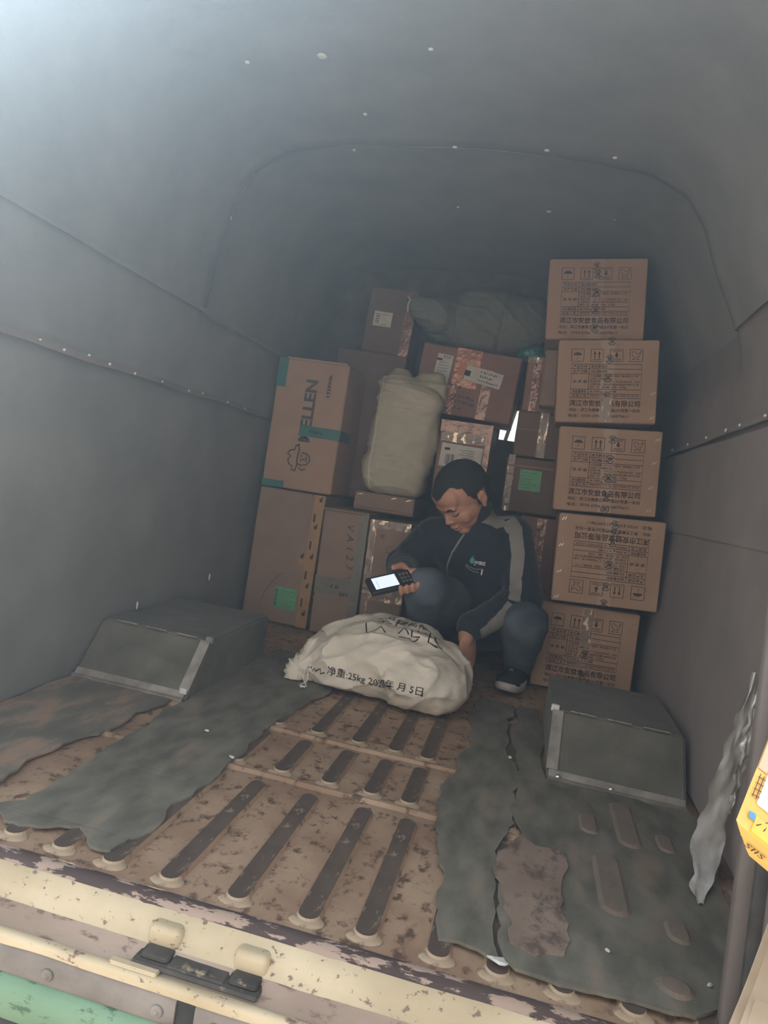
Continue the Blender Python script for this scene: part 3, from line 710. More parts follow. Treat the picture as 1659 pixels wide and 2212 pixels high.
def carton(lab, TL, y, w, h, d, ang, mat, yaw=0.0, group=None, seed=0, bulge=.0, amp=.002):
    """TL = world (x, z) of the front top left corner; the front faces the open doors"""
    a = math.radians(ang); ax = Vector((math.cos(a), 0, math.sin(a))); az = Vector((-math.sin(a), 0, math.cos(a)))
    bl = Vector((TL[0], y, TL[1])) - az * h
    base = bl + ax * (w / 2)
    e = tag(empty('carton', base, (0, -a, yaw)), lab, 'carton', group)
    b = mesh('box_body', soft_box(w, d, h, seed, amp, bulge), mat, e)
    return e
def part(e, name, vf, mat, label=None):
    o = mesh(name, vf, mat, e)
    if label: o['label'] = label
    return o
def tape_strip(x0, x1, z0, z1, off=.0025, crinkle=0.0, seed=0, nx=4, nz_=16):
    V, F = [], []
    for j in range(nz_ + 1):
        for i in range(nx + 1):
            x = x0 + (x1 - x0) * i / nx; z = z0 + (z1 - z0) * j / nz_
            c = crinkle * noise.noise(Vector((x * 45 + seed, z * 45, seed)))
            V.append(Vector((x + c * .3, -off - abs(c), z + c * .3)))
    for j in range(nz_):
        for i in range(nx): a = j * (nx + 1) + i; F.append((a, a + 1, a + nx + 2, a + nx + 1))
    return V, F
ST = mesh('staple', add(box(-.0055, .0055, -.0035, 0, -.0008, .0008)), 'steel'); ST_used = [False]
def staple(e, x, z, rot=math.radians(60)):
    for k in (-1, 1):
        if not ST_used[0]: o = ST; o.parent = e; ST_used[0] = True
        else: o = share(ST, e)
        o.location = (x + k * .004, -.001, z + k * .001); o.rotation_euler = (0, -rot, 0)

# ---- print of the food cartons (built once, shared)
PW, PH = .333, .288
def U(u): return (u - .5) * PW
def Vv(v): return (1 - v) * PH
def icon_box(u0, u1, v0, v1, lw=.0016):
    return stroke2d([(U(u0), Vv(v0)), (U(u1), Vv(v0)), (U(u1), Vv(v1)), (U(u0), Vv(v1))], lw, True)
def food_print():
    P = []
    v0, v1 = .115, .262; lw = .0024
    us = [(.135, .258), (.328, .450), (.520, .645), (.712, .838)]
    for a, b in us: P.append(icon_box(a, b, v0, v1, lw))
    def IC(k, x, y): a, b = us[k]; return (U(a + (b - a) * x), Vv(v1 + (v0 - v1) * y))
    # umbrella
    cx, cy = IC(0, .5, .5); P.append(disc2d(cx, cy, .0145, .010, 12, 0, 180)); P.append(stroke2d([(cx, cy), (cx, cy - .011), (cx - .002, cy - .013), (cx - .005, cy - .012)], .0014))
    for k in range(4): x, y = IC(0, .45 + .14 * k, .84 + .05 * (k % 2)); P.append(stroke2d([(x, y), (x - .002, y - .003)], .0009))
    # this way up
    for k in (.32, .68):
        x0, y0 = IC(1, k, .22); x1, y1 = IC(1, k, .84)
        P.append(stroke2d([(x0, y0), (x0, y1 - .008)], .0032)); P.append(([Vector((x0 - .005, y1 - .010, 0)), Vector((x0 + .005, y1 - .010, 0)), Vector((x0, y1, 0))], [(0, 1, 2)]))
    P.append(stroke2d([IC(1, .16, .14), IC(1, .84, .14)], .0018))
    # stacking limit
    x, y = IC(2, .5, .52); P.append(rect2d(x - .0035, x + .0035, y, y + .009)); P.append(([Vector((x - .008, y, 0)), Vector((x, y - .009, 0)), Vector((x + .008, y, 0))], [(0, 1, 2)]))
    P.append(stroke2d([IC(2, .15, .22), IC(2, .85, .22)], .0016)); P.append(stroke2d([IC(2, .15, .12), IC(2, .85, .12)], .0016))
    P.append(at2(fit_text('层叠极限', .030, .006), *IC(2, .5, .86)))
    # recycling arrows
    P.append(stroke2d([IC(3, x, y) for x, y in ((.15, .62), (.20, .82), (.38, .80), (.50, .66), (.66, .62), (.84, .88))], .0017))
    P.append(stroke2d([IC(3, x, y) for x, y in ((.84, .88), (.80, .55), (.66, .40), (.55, .45))], .0017))
    P.append(stroke2d([IC(3, x, y) for x, y in ((.15, .62), (.30, .40), (.45, .32), (.60, .22), (.72, .40))], .0017))
    P.append(stroke2d([IC(3, .2, .22), IC(3, .42, .16)], .0026)); P.append(stroke2d([IC(3, .55, .14), IC(3, .78, .2)], .0016))
    # table
    t0, t1, uc = .14, .835, .318; rows = [.295, .352, .412, .598, .652, .702]
    P.append(stroke2d([(U(t0), Vv(rows[0])), (U(t1), Vv(rows[0])), (U(t1), Vv(rows[-1])), (U(t0), Vv(rows[-1]))], .0020, True))
    for r in rows[1:-1]: P.append(stroke2d([(U(t0), Vv(r)), (U(t1), Vv(r))], .0018))
    P.append(stroke2d([(U(uc), Vv(rows[0])), (U(uc), Vv(rows[-1]))], .0018))
    lab = ['产品名称', '生产日期', '保 质 期', '净含量规格', '批准番号']; val = ['速冻裹面虾', '见箱标', None, '8.00kg ×10袋', '4400/02111 Q/ZJAY0001S-2018']
    for k in range(5):
        vm = (rows[k] + rows[k + 1]) / 2; P.append(at2(fit_text(lab[k], (uc - t0) * PW * .8, .0108, .012), U((t0 + uc) / 2), Vv(vm)))
        if val[k]: P.append(at2(fit_text(val[k], PW * (.17 if k < 2 else (.26 if k == 3 else .48)), .0098, .01), U(uc + (.10 if k < 2 else (.15 if k == 3 else .258))), Vv(vm)))
    for k, (s, wd) in enumerate([('冷冻保藏-18℃以下保存  保质期12个月', .47), ('冷冻（冷藏贮运）', .22), ('贮存条件：-18℃以下  产品标准代号：企标', .49), ('食用方法：解冻后油炸至金黄色即可食用', .48), ('配料：虾、面包糠、淀粉、食用盐', .36)]):
        P.append(at2(fit_text(s, PW * wd, .0080, .008), U(uc + .015 + wd / 2), Vv(.436 + .034 * k)))
    P.append(at2(fit_text('湛江市安益食品有限公司', PW * .70, .0225, .022), U(.485), Vv(.765)))
    P.append(at2(fit_text('地址：湛江市麻章区金康路207号第一车间', PW * .70, .013, .014), U(.485), Vv(.848)))
    P.append(at2(fit_text('电话：0759-2706  13124979611', PW * .60, .012, .014), U(.43), Vv(.918)))
    return front(add(*P), .0024)
FP = mesh('printing', food_print(), 'ink')
def stamp(z, x=0.0, rot=0.0, r=.0125):
    return add(at2(add(ring2d(0, 0, r, .0023, 14, 200, 340, False), ring2d(0, 0, r, .0023, 14, 20, 160, False), fit_text('辰', r * 1.25, r * 1.25, .02)), x, z, rot))
def food_carton(lab, TL, y, ang, w, h, d, stamps, staples, flip=False, seed=0, first=False, tape=(0, 1), clear=None):
    e = carton(lab, TL, y, w, h, d, ang, 'card', 0, 'printed food cartons in the leaning stack', seed)
    # two flaps meeting at the taped seam
    part(e, 'flap', slab(-w / 2 + .003, -.0012, .003, h - .003, 0.0, .0012), 'card'); part(e, 'flap', slab(.0012, w / 2 - .003, .003, h - .003, 0.0, .0012), 'card')
    o = FP if first else share(FP, e)
    o.parent = e; o.location = (0, 0, h if flip else 0); o.scale = (w / PW, 1, h / PH); o.rotation_euler = (0, math.pi if flip else 0, 0)
    t = part(e, 'seam_tape', tape_strip(-.022, .022, tape[0] * h + .002, tape[1] * h - .002, .0013, .0003, seed), 'tape_faint', 'clear tape printed with round stamps')
    for v, x, r in stamps: part(e, 'tape_stamp', front(stamp((1 - v) * h, x, r), .0030), 'tape_stamp')
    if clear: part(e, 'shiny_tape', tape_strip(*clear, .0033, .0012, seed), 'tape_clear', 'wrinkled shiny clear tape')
    for u, v in staples: staple(e, (u - .5) * w, (1 - v) * h)
    return e
food_carton('printed carton on top of the leaning right stack, set back', (-.083, 1.448), 2.60, 6.5, .321, .272, .28, [(.10, -.004, .2), (.20, 0, .1), (.42, 0, 0), (.64, 0, 0), (.86, 0, 0)], [], seed=1, first=True)
food_carton('printed carton second from the top of the right stack', (-.006, 1.166), 2.53, 7.0, .319, .272, .21, [(.02, .01, 0), (.235, .005, 0), (.46, .002, 0), (.68, .002, .1), (.925, 0, 0)], [(.955, .93), (.955, .64)], seed=2, clear=(-.018, .018, .004, .085))
food_carton('printed carton third from the top of the right stack', (.046, .888), 2.55, 5.0, .329, .281, .28, [(.13, .008, 0), (.36, .006, 0), (.59, .006, 0), (.81, .004, 0), (.95, .002, 1.5)], [(.955, .10), (.94, .37), (.93, .66), (.925, .93)], seed=3)
food_carton('printed carton standing upside down in the right stack', (.093, .602), 2.50, 4.0, .335, .290, .30, [(.08, .010, .3), (.17, .010, .4), (.28, .008, 0), (.53, .004, 0), (.78, .002, 0), (.97, 0, 0)], [(.05, .06), (.045, .36), (.05, .66), (.05, .95)], flip=True, seed=4)
food_carton('bottom carton of the leaning right stack, behind the wheel box', (.083, .297), 2.56, 2.5, .327, .288, .30, [(.55, .004, .2), (.80, .002, .2)], [(.945, .12), (.93, .45)], seed=5, clear=(-.016, .016, .17, .282))

# ---- left stack
def print_part(e, mat, *vf, off=.0017, name='printing'): return part(e, name, front(add(*vf), off), mat)
w, h = .277, .490
e = carton('tall upright carton with cowboy hat emblem and teal tape on the left', (-1.020, 1.008), 2.69, w, h, .27, .6, 'card', seed=11)
print_part(e, 'ink_grey',
    at2(fit_text('MELLEN', .235, .046, .035), .003, .301, math.radians(90)), name='brand_lettering')
print_part(e, 'ink_grey', at2(glyphs(7, .090, .013, 3, .0022), .072, .403, math.radians(90)))
hat = [[(-.050, .010), (-.046, .022), (-.034, .018), (-.026, .034), (-.010, .040), (.004, .030), (.012, .044), (.026, .036), (.030, .018), (.044, .016), (.052, .004)],
       [(-.052, .008), (-.030, .002), (.0, .004), (.030, .0), (.054, .006)],
       [(-.022, .0), (-.026, -.016), (-.020, -.036), (-.006, -.046), (.010, -.044), (.020, -.030), (.022, -.010)],
       [(-.012, -.012), (-.004, -.010)], [(.006, -.012), (.014, -.010)], [(-.010, -.030), (.002, -.034), (.010, -.029)], [(-.034, -.006), (-.044, -.020), (-.036, -.034)], [(.0, -.014), (-.004, -.024), (.002, -.025)]]
print_part(e, 'ink_grey', *[at2(stroke2d(s, .0058), -.008, .120, math.radians(90)) for s in hat], name='emblem')
part(e, 'teal_tape', tape_strip(-w / 2, -w / 2 + .038, h - .110, h, .002, .0006, 1), 'tape_teal')
part(e, 'teal_tape', tape_strip(-.020, w / 2, .205, .245, .0028, .0006, 2), 'tape_teal')
part(e, 'teal_tape', [Vector((w / 2 + .002 + .0004 * (k % 2), .27 * i / 6, .205 + .04 * k)) for i in range(7) for k in range(2)] and ([Vector((w / 2 + .003, .15 * i / 6, .205 + .04 * k)) for i in range(7) for k in range(2)], [(2 * i, 2 * i + 2, 2 * i + 3, 2 * i + 1) for i in range(6)]), 'tape_teal')
part(e, 'teal_tape', tape_strip(-w / 2, -w / 2 + .088, .000, .026, .002, .0006, 3), 'tape_teal')
print_part(e, 'ink_black', at2(glyphs(6, .052, .010, 4, .0016), .045, .226, math.radians(-2)), off=.0045, name='tape_print')
part(e, 'top_flap_edge', box(-w / 2 + .03, w / 2 - .01, .0, .004, h - .002, h + .005), 'card')

w, h = .262, .508
e = carton('wide dull carton with amber taped edge and green label at lower left', (-1.017, .512), 2.69, w, h, .545, .4, 'card_dull', seed=12)
part(e, 'amber_tape', tape_strip(w / 2 - .042, w / 2 + .001, .0, h, .002, .0007, 5), 'tape_amber')
part(e, 'amber_tape', tape_strip(w / 2 - .066, w / 2 - .042, .235, .272, .0022, .0004, 6), 'tape_amber')
for k, (dx, z) in enumerate([(-.015, .49), (-.020, .386), (-.018, .272), (-.055, .268), (-.018, .160), (-.016, .054)]):
    part(e, 'tape_stamp', front(add(at2(disc2d(0, 0, .007, .008, 7), w / 2 + dx, z), at2(disc2d(0, 0, .004, .004, 6), w / 2 + dx + .004, z + .010)), .0036), 'tape_stamp')
for z in (.405, .300, .185, .080): part(e, 'tape_print', front(rect2d(w / 2 - .034, w / 2 - .026, z, z + .032), .0036), 'ink')
part(e, 'green_label', slab(-.010, .078, .058, .140, .0012, .0008), 'paper_green', 'green paper label with barcode')
print_part(e, 'ink_grey', *[rect2d(-.008, .003, .064 + .0056 * k, .064 + .0056 * k + (.0036 if k % 3 else .0018)) for k in range(12)], *[stroke2d([(.012, .126 - .009 * k), (.070 - .02 * (k % 2), .126 - .009 * k)], .0012) for k in range(8)], off=.0026, name='label_print')
print_part(e, 'ink', stroke2d([(-.062, .070), (-.050, .110), (-.030, .150), (-.004, .182), (.012, .195)], .0022), name='pen_stroke')

w, h = .172, .470
e = carton('dull carton with pen writing and grey tape, beside the amber taped carton', (-.743, .476), 2.66, w, h, .40, 1.6, 'card_dull', seed=13)
print_part(e, 'ink_grey', at2(fit_text('V A 1 2 3', .165, .026, shear=.25), .030, .335, math.radians(-84)), *[at2(stroke2d(s, .0022), .045, .20) for s in ([(-.02, .02), (.012, .026)], [(0, .04), (-.006, -.004)])], name='pen_writing')
part(e, 'grey_tape', tape_strip(-w / 2, w / 2, .150, .215, .002, .0012, 7), 'tape_grey')
part(e, 'grey_tape', tape_strip(w / 2 - .034, w / 2, .0, h, .0024, .0014, 8), 'tape_grey')
part(e, 'crease', box(-w / 2, w / 2, -.003, 0, .128, .134), 'card_dull')
print_part(e, 'ink_black', at2(glyphs(2, .035, .014, 5, .0018), -.01, .185), at2(glyphs(3, .036, .012, 6, .0018), .03, .158), off=.0050, name='tape_print')
part(e, 'bent_flap', box(-w / 2, w / 2 - .012, -.010, .01, h - .008, h - .001, .002), 'card_dull')

w, h = .152, .462
e = carton('narrow carton with glossy clear tape round its edges behind the phone', (-.562, .462), 2.66, w, h, .40, 2.2, 'card_dull', seed=14)
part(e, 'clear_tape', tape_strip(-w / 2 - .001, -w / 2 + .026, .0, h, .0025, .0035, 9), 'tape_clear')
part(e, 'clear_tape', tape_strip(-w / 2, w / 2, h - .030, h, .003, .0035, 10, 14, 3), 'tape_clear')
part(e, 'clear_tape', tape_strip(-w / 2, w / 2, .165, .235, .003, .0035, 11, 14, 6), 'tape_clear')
print_part(e, 'ink', at2(fit_text('A4', .014, .020, .02), -.025, .405, math.radians(-90)), at2(glyphs(9, .150, .013, 7, .0022), .055, .310, math.radians(-90)), at2(add(ring2d(0, 0, .012, .0012), stroke2d([(-.02, -.012), (.018, -.016)], .0012)), .005, .36))

w, h = .236, .070
e = carton('flat carton with stapled edge lying under the upright sack', (-.668, .554), 2.78, w, h, .36, 1.0, 'card_dull', seed=15)
for u in (.1, .66, .90): staple(e, (u - .5) * w, h - .010, math.radians(20))
print_part(e, 'ink', stroke2d([(-.11, .012), (.11, .012)], .002))

# ---- rear wall of parcels
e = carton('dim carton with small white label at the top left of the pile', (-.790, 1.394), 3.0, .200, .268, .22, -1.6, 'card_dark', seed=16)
part(e, 'white_label', xf(slab(-.0385, .0385, -.030, .030, .0012, .0008), Matrix.Translation((-.030, 0, .138))), 'paper')
print_part(e, 'ink_grey', *[at2(rect2d(-.030, -.014, -.022 + .005 * k, -.022 + .005 * k + (.003 if k % 2 else .0018)), -.030, .142) for k in range(8)], at2(stroke2d([(-.004, .018), (.026, .018)], .0016), -.03, .138), at2(stroke2d([(-.004, -.022), (.020, -.024)], .0016), -.03, .138), off=.0028)
part(e, 'seam_tape', tape_strip(.060, .099, .0, .268, .002, .001, 17), 'tape_brown')
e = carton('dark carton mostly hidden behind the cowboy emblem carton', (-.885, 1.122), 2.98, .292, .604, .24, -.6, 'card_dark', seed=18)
part(e, 'pale_tape', slab(.080, .100, .470, .515, .001, .0006), 'paper')

w, h = .400, .268
e = carton('reddish carton with two white labels and crinkled orange tape', (-.530, 1.186), 2.97, w, h, .27, -2.0, 'card_red', seed=19, amp=.005)
part(e, 'orange_tape', tape_strip(-.060, .040, .115, h, .002, .004, 20, 8, 12), 'tape_red')
part(e, 'orange_tape', tape_strip(-.085, -.035, .0, .115, .002, .004, 21, 6, 10), 'tape_red')
part(e, 'brown_tape', tape_strip(.060, .100, .0, .20, .002, .003, 22, 5, 12), 'tape_brown')
part(e, 'white_label', xf(slab(-.032, .032, -.066, .066, .006, .0008), Matrix.Translation((-.105, 0, .166)) @ Matrix.Rotation(math.radians(3), 4, 'Y')), 'paper')
part(e, 'white_label', xf(slab(-.075, .075, -.030, .030, .007, .0008), Matrix.Translation((.062, 0, .168)) @ Matrix.Rotation(math.radians(7), 4, 'Y')), 'paper')
part(e, 'orange_label', xf(slab(-.030, .016, -.020, .034, .0065, .0006), Matrix.Translation((-.012, 0, .178)) @ Matrix.Rotation(math.radians(6), 4, 'Y')), 'paper_orange')
RL = math.radians(-7)
print_part(e, 'ink_black', at2(rect2d(-.030, -.008, .040, .048), -.105, .166), *[at2(stroke2d([(-.02, .034 - .012 * k), (.022, .034 - .012 * k)], .0012), -.105, .166) for k in range(6)],
    at2(glyphs(4, .03, .008, 8), -.095, .222, math.radians(-3)), at2(glyphs(7, .070, .008, 9), .082, .182, RL), at2(glyphs(6, .055, .009, 10, .0016), .074, .166, RL), at2(glyphs(11, .085, .007, 11), .080, .148, RL), at2(rect2d(-.012, .012, -.010, .012), -.003, .172, RL), off=.0085, name='label_print')
print_part(e, 'ink_grey', *[at2(glyphs(s, wd, .012, s, .0018), x, z, RL) for s, wd, x, z in ((3, .05, -.04, .115), (5, .09, .0, .075), (7, .10, .0, .055), (2, .04, -.02, .030))], off=.004)

w, h = .200, .300
e = carton('small carton with glossy brown tape and document label behind the man', (-.392, .880), 2.86, w, h, .30, .8, 'card_red', seed=23, amp=.003)
part(e, 'brown_tape', tape_strip(-w / 2, w / 2, h - .045, h, .0025, .003, 24, 10, 5), 'tape_brown')
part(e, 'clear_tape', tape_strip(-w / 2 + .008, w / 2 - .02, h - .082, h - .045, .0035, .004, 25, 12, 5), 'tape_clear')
part(e, 'brown_tape', tape_strip(w / 2 - .022, w / 2, .0, h, .003, .003, 26, 4, 16), 'tape_brown')
part(e, 'document_label', xf(slab(-.080, .080, -.045, .045, .004, .0008), Matrix.Translation((-.006, 0, .165)) @ Matrix.Rotation(math.radians(1.5), 4, 'Y')), 'paper')
print_part(e, 'ink_grey', *[at2(rect2d(-.060 + .006 * k, -.060 + .006 * k + (.0035 if k % 3 else .002), -.034, .005), -.006, .165) for k in range(6)], *[at2(stroke2d([(-.010 + .012 * (k % 2), .026 - .009 * k), (.050, .026 - .009 * k)], .0016), -.006, .165) for k in range(7)], *[at2(rect2d(-.066, -.045, .020, .030), -.006, .165)], off=.006, name='label_print')

# column between the man and the printed stack
def small(lab, TL, w, h, mat, seed, y=2.87): return carton(lab, TL, y, w, h, .30, 2.0, mat, seed=seed, amp=.003)
e = small('taped carton at the top of the narrow column beside the printed stack', (-.107, 1.163), .26, .205, 'card_red', 31)
part(e, 'crinkled_tape', tape_strip(-.105, -.078, .0, .205, .002, .004, 32, 4, 22), 'tape_brown'); part(e, 'crinkled_tape', tape_strip(-.13, -.06, .18, .204, .0028, .003, 33, 8, 3), 'tape_clear')
e = small('plain carton with vertical wrinkled tape, below the topmost of the narrow column', (-.110, .956), .27, .170, 'card_dark', 34)
part(e, 'crinkled_tape', tape_strip(-.050, -.018, .0, .172, .002, .003, 35, 4, 18), 'tape_clear'); part(e, 'flap_line', slab(-.13, -.05, .100, .104, .0005), 'card_dull')
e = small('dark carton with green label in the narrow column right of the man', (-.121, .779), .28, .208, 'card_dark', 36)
part(e, 'green_label', slab(-.085, -.004, .085, .165, .0035, .0008), 'paper_green', 'green paper label'); part(e, 'crinkled_tape', tape_strip(-.135, -.110, .0, .216, .002, .004, 37, 4, 22), 'tape_clear'); part(e, 'crease', slab(-.13, .13, .172, .180, .0015), 'card_dull')
print_part(e, 'ink_grey', *[stroke2d([(-.078, .152 - .011 * k), (-.02 - .02 * (k % 2), .152 - .011 * k)], .0012) for k in range(6)], off=.005, name='label_print')
e = small('tall shadowed carton at the floor behind the crouching man', (-.035, .565), .19, .565, 'card_red', 38)
part(e, 'brown_tape', tape_strip(-.03, .005, .0, .56, .002, .004, 39, 4, 26), 'tape_brown')
carton('plain carton end showing below the topmost printed carton', (-.046, 1.176), 2.755, .27, .205, .10, 3.0, 'card_dull', seed=40)

# ================================================================ SACKS
def project_text(vf2, tree, origin, ux, uy, d, off=.0015, dense_=0.006):
    """carry flat marks onto a soft surface by casting them along a direction"""
    ux, uy, d = Vector(ux).normalized(), Vector(uy).normalized(), Vector(d).normalized(); origin = Vector(origin)
    bm = bmesh.new(); vs = [bm.verts.new(v) for v in vf2[0]]
    for f in vf2[1]:
        try: bm.faces.new([vs[i] for i in f])
        except ValueError: pass
    bmesh.ops.triangulate(bm, faces=bm.faces[:])
    for _ in range(3):
        le = [e for e in bm.edges if e.calc_length() > dense_]
        if not le: break
        bmesh.ops.subdivide_edges(bm, edges=le, cuts=1)
        bmesh.ops.triangulate(bm, faces=bm.faces[:])
    bad = []
    for v in bm.verts:
        p = origin + ux * v.co.x + uy * v.co.y
        co, no, i, ds = tree.ray_cast(p - d * .4, d)
        if co is None: bad.append(v)
        else: v.co = co + no * off
    if bad: bmesh.ops.delete(bm, geom=bad, context='VERTS')
    return bm_out(bm)
# ---- front white sack on the floor
sk = [ell((-.315, 2.12, .098), .185, .165, .108), ell((-.215, 2.045, .082), .135, .130, .082), ell((-.430, 2.075, .074), .120, .095, .074), ell((-.33, 2.20, .105), .175, .120, .098),
      ell((-.46, 2.19, .095), .085, .10, .075), ell((-.175, 2.13, .085), .085, .115, .088), cap((-.500, 2.08, .075), .048, (-.555, 2.045, .045), .034), cap((-.555, 2.050, .045), .034, (-.578, 2.025, .028), .024), ell((-.545, 2.12, .075), .035, .07, .05)]
sv = union(sk, .0048, 16)
def ridge(p, k=5): return max(0.0, 1 - abs(noise.noise(p)) * 1.6) ** k
def sack_wr(v, n):
    c = Vector((-.55, 2.05, .05)); r = (v - c).length
    ang = math.atan2(v.z - c.z, v.x - c.x + .02)
    w = 0.0
    w += .0055 * noise.noise(Vector((ang * 6.5, v.y * 4, r * 1.6))) * max(0, 1 - r / .5)          # creases running out from the tied corner
    w += .0075 * noise.noise(Vector((v.x * 7, v.y * 12, v.z * 16)))
    w += .0050 * (1 - abs(noise.noise(Vector((v.x * 9 + 3, v.y * 15, v.z * 22)))) * 2)
    w += .0016 * noise.noise(v * 45)
    w += .0085 * ridge(Vector((v.x * 5.5 + v.y * 3, v.y * 9 - v.x * 2, v.z * 12 + 1.7))) + .0060 * ridge(Vector((v.x * 10 - v.z * 8, v.y * 6 + 5, v.z * 16)))
    w += .010 * ridge(Vector((ang * 3.2, 2.5, r * .8))) * max(0, 1 - r / .32)
    # the hollow between the two bellies at the front
    g = math.exp(-((v.x + .325) / .022) ** 2) * max(0, min(1, (2.02 - v.y) / .06)) * max(0, 1 - v.z / .10)
    return w - .030 * g
sv = displace(sv, sack_wr); sv = ([Vector((v.x, v.y, max(v.z, .013))) for v in sv[0]], sv[1])
e = tag(empty('woven_sack', (-.33, 2.1, .012)), 'plump white woven sack with black writing lying on the floor', 'sack')
def rel(vf, e): return [Vector(v) - e.location for v in vf[0]], vf[1]
mesh('sack_body', rel(sv, e), 'sack', e, True)
T = bvh(sv)
n_ = at2(fit_text('净重:25kg 2020年 月 5日', .285, .026), 0, 0)
n2_ = at2(stroke2d([(0, 0), (.012, .004), (.016, -.008), (.026, .002), (.03, -.006), (.046, .004), (.05, -.01), (.064, -.004)], .0035), -.215, -.002)
n3_ = [] and at2(stroke2d([(0, .008), (.006, -.006), (.010, .008), (.016, .006), (.020, -.008)], .003), .062, -.002)
mesh('stencil_text', rel(project_text(add(n_, n2_), T, (-.332, 1.9, .090), (1, .14, -.075), (0, .25, 1), (.05, 1, -.35), .0028, .004), e), 'ink_black', e)
wr_ = [[(-.085, .02), (-.075, -.03), (-.045, -.005), (-.030, -.03)], [(-.06, .045), (-.03, .048)], [(-.046, .06), (-.044, .026), (-.022, .04)], [(-.012, .03), (-.008, .058), (.004, .052)],
       [(.000, -.02), (.012, .010), (.026, -.018)], [(.004, -.035), (.03, -.030), (.038, -.048), (.05, -.028)], [(.03, .012), (.034, -.024), (.054, -.024)], [(.046, .02), (.050, -.010), (.07, .004)],
       [(.065, -.006), (.10, -.012)], [(.078, .012), (.076, -.036), (.10, -.034)], [(.09, .002), (.094, -.022), (.112, -.02)]]
mesh('marker_writing', rel(project_text(add(*[at2(stroke2d(s, .0036), 0, 0, 0, 1.15, 1.15) for s in wr_], at2(fit_text('绿礼花', .10, .045, .01), .035, .065, -.25), at2(fit_text('十五', .06, .035, .01), -.045, .09, -.2)), T, (-.305, 2.07, .2), (1, .16, 0), (-.10, 1, 0), (0, .15, -1)), e), 'ink_black', e)
mesh('tie_cord', rel(tube([(-.535, 2.005, .055), (-.540, 1.985, .035), (-.528, 1.975, .020), (-.538, 1.965, .014), (-.520, 1.955, .014)], .0022, 6), e), 'cord', e, True)
mesh('tie_cord', rel(tube([(-.535, 2.005, .055), (-.525, 1.990, .030), (-.527, 1.978, .016), (-.520, 1.970, .013), (-.533, 1.952, .013)], .0022, 6), e), 'cord', e, True)
mesh('green_stain_patch', rel(project_text(disc2d(0, 0, .022, .009), T, (-.300, 1.9, .036), (1, 0, 0), (0, 0, 1), (0, 1, 0), .0006), e), noisy('greenish_damp_sack', (.40, .42, .27), (.52, .50, .38), 30, .6), e, True)

# ---- upright woven sack
sk = [box(-.122, .118, -.075, .075, .006, .43, .045, 4), ell((0, 0, .22), .138, .096, .225), ell((-.045, 0, .10), .095, .09, .11), ell((.05, .02, .42), .085, .06, .07), ell((-.06, 0, .40), .07, .07, .09)]
sk = [xf(s, Matrix.Translation((-.538, 2.865, .556)) @ Matrix.Rotation(math.radians(2), 4, 'Y')) for s in sk]
sk += [cap((-.625, 2.84, .955), .028, (-.638, 2.83, 1.008), .006), cap((-.50, 2.87, .985), .045, (-.44, 2.87, 1.03), .025), cap((-.44, 2.87, 1.025), .028, (-.415, 2.86, .985), .02)]
uv_ = union(sk, .0050, 12)
def up_wr(v, n):
    k = math.exp(-((v.z - .96) / .06) ** 2)
    return .0045 * noise.noise(Vector((v.x * 6, v.y * 6, v.z * 26))) + .006 * k * noise.noise(Vector((v.x * 10, v.y * 8, v.z * 34))) + .0018 * noise.noise(v * 40) + .0065 * ridge(Vector((v.x * 3.5 + v.z * 2, v.y * 3, v.z * 17))) + .004 * ridge(Vector((v.x * 6 - v.z * 4, 3, v.z * 26 + 4))) + .012 * k * ridge(Vector((v.x * 9 + v.z * 12, 1, v.z * 14)))
uv_ = displace(uv_, up_wr); uv_ = ([Vector((v.x, v.y, max(v.z, .5555))) for v in uv_[0]], uv_[1])
e = tag(empty('woven_sack', (-.53, 2.885, .555)), 'upright greyish white woven sack with a side seam in the middle of the pile', 'sack')
mesh('sack_body', rel(uv_, e), 'sack_grey', e, True); T = bvh(uv_)
mesh('side_seam', rel(ribbon_on(T, [(-.633, 2.79, .995), (-.634, 2.79, .86), (-.630, 2.79, .72), (-.622, 2.79, .60), (-.616, 2.80, .565)], .007, .003), e), 'sack', e, True)
mesh('ink_print', rel(project_text(add(at2(stroke2d([(-.05, .0), (.07, -.003)], .0012), 0, 0), at2(stroke2d([(-.05, .015), (-.045, -.03)], .0012), 0, 0)), T, (-.55, 2.7, .66), (1, 0, 0), (0, 0, 1), (0, 1, 0)), e), 'sack', e)

# ---- olive sack on top
sk = [ell((-.30, 3.07, 1.315), .235, .10, .135), ell((-.44, 3.06, 1.30), .14, .095, .105), ell((-.16, 3.07, 1.32), .13, .10, .115), cap((-.50, 3.0, 1.30), .075, (-.575, 2.945, 1.315), .040), ell((-.30, 3.07, 1.24), .2, .09, .06), cap((-.575, 2.945, 1.315), .040, (-.600, 2.930, 1.325), .026)]
pv = union(sk, .0055, 12)
def po_wr(v, n):
    k = max(0, 1 - (v - Vector((-.58, 3.0, 1.32))).length / .18)
    a = math.atan2(v.z - 1.32, v.y - 3.02)
    return .007 * noise.noise(Vector((v.x * 8, v.y * 6, v.z * 9))) + .011 * k * noise.noise(Vector((a * 3.2, v.x * 12, 1))) + .002 * noise.noise(v * 34) + .007 * ridge(Vector((v.x * 8 + v.z * 5, v.y * 5, v.z * 12))) + .014 * k * ridge(Vector((a * 2.4, v.x * 5, 3))) - .009 * math.exp(-((v.x + .42 + .1 * (v.z - 1.3)) / .008) ** 2) - .008 * math.exp(-((v.x + .235 - .08 * (v.z - 1.3)) / .008) ** 2)
pv = displace(pv, po_wr); pv = ([Vector((v.x, v.y, max(v.z, 1.187))) for v in pv[0]], pv[1])
e = tag(empty('poly_sack', (-.31, 3.06, 1.187)), 'dim olive grey tied sack lying on top of the pile', 'sack')
mesh('sack_body', rel(pv, e), 'poly', e, True)
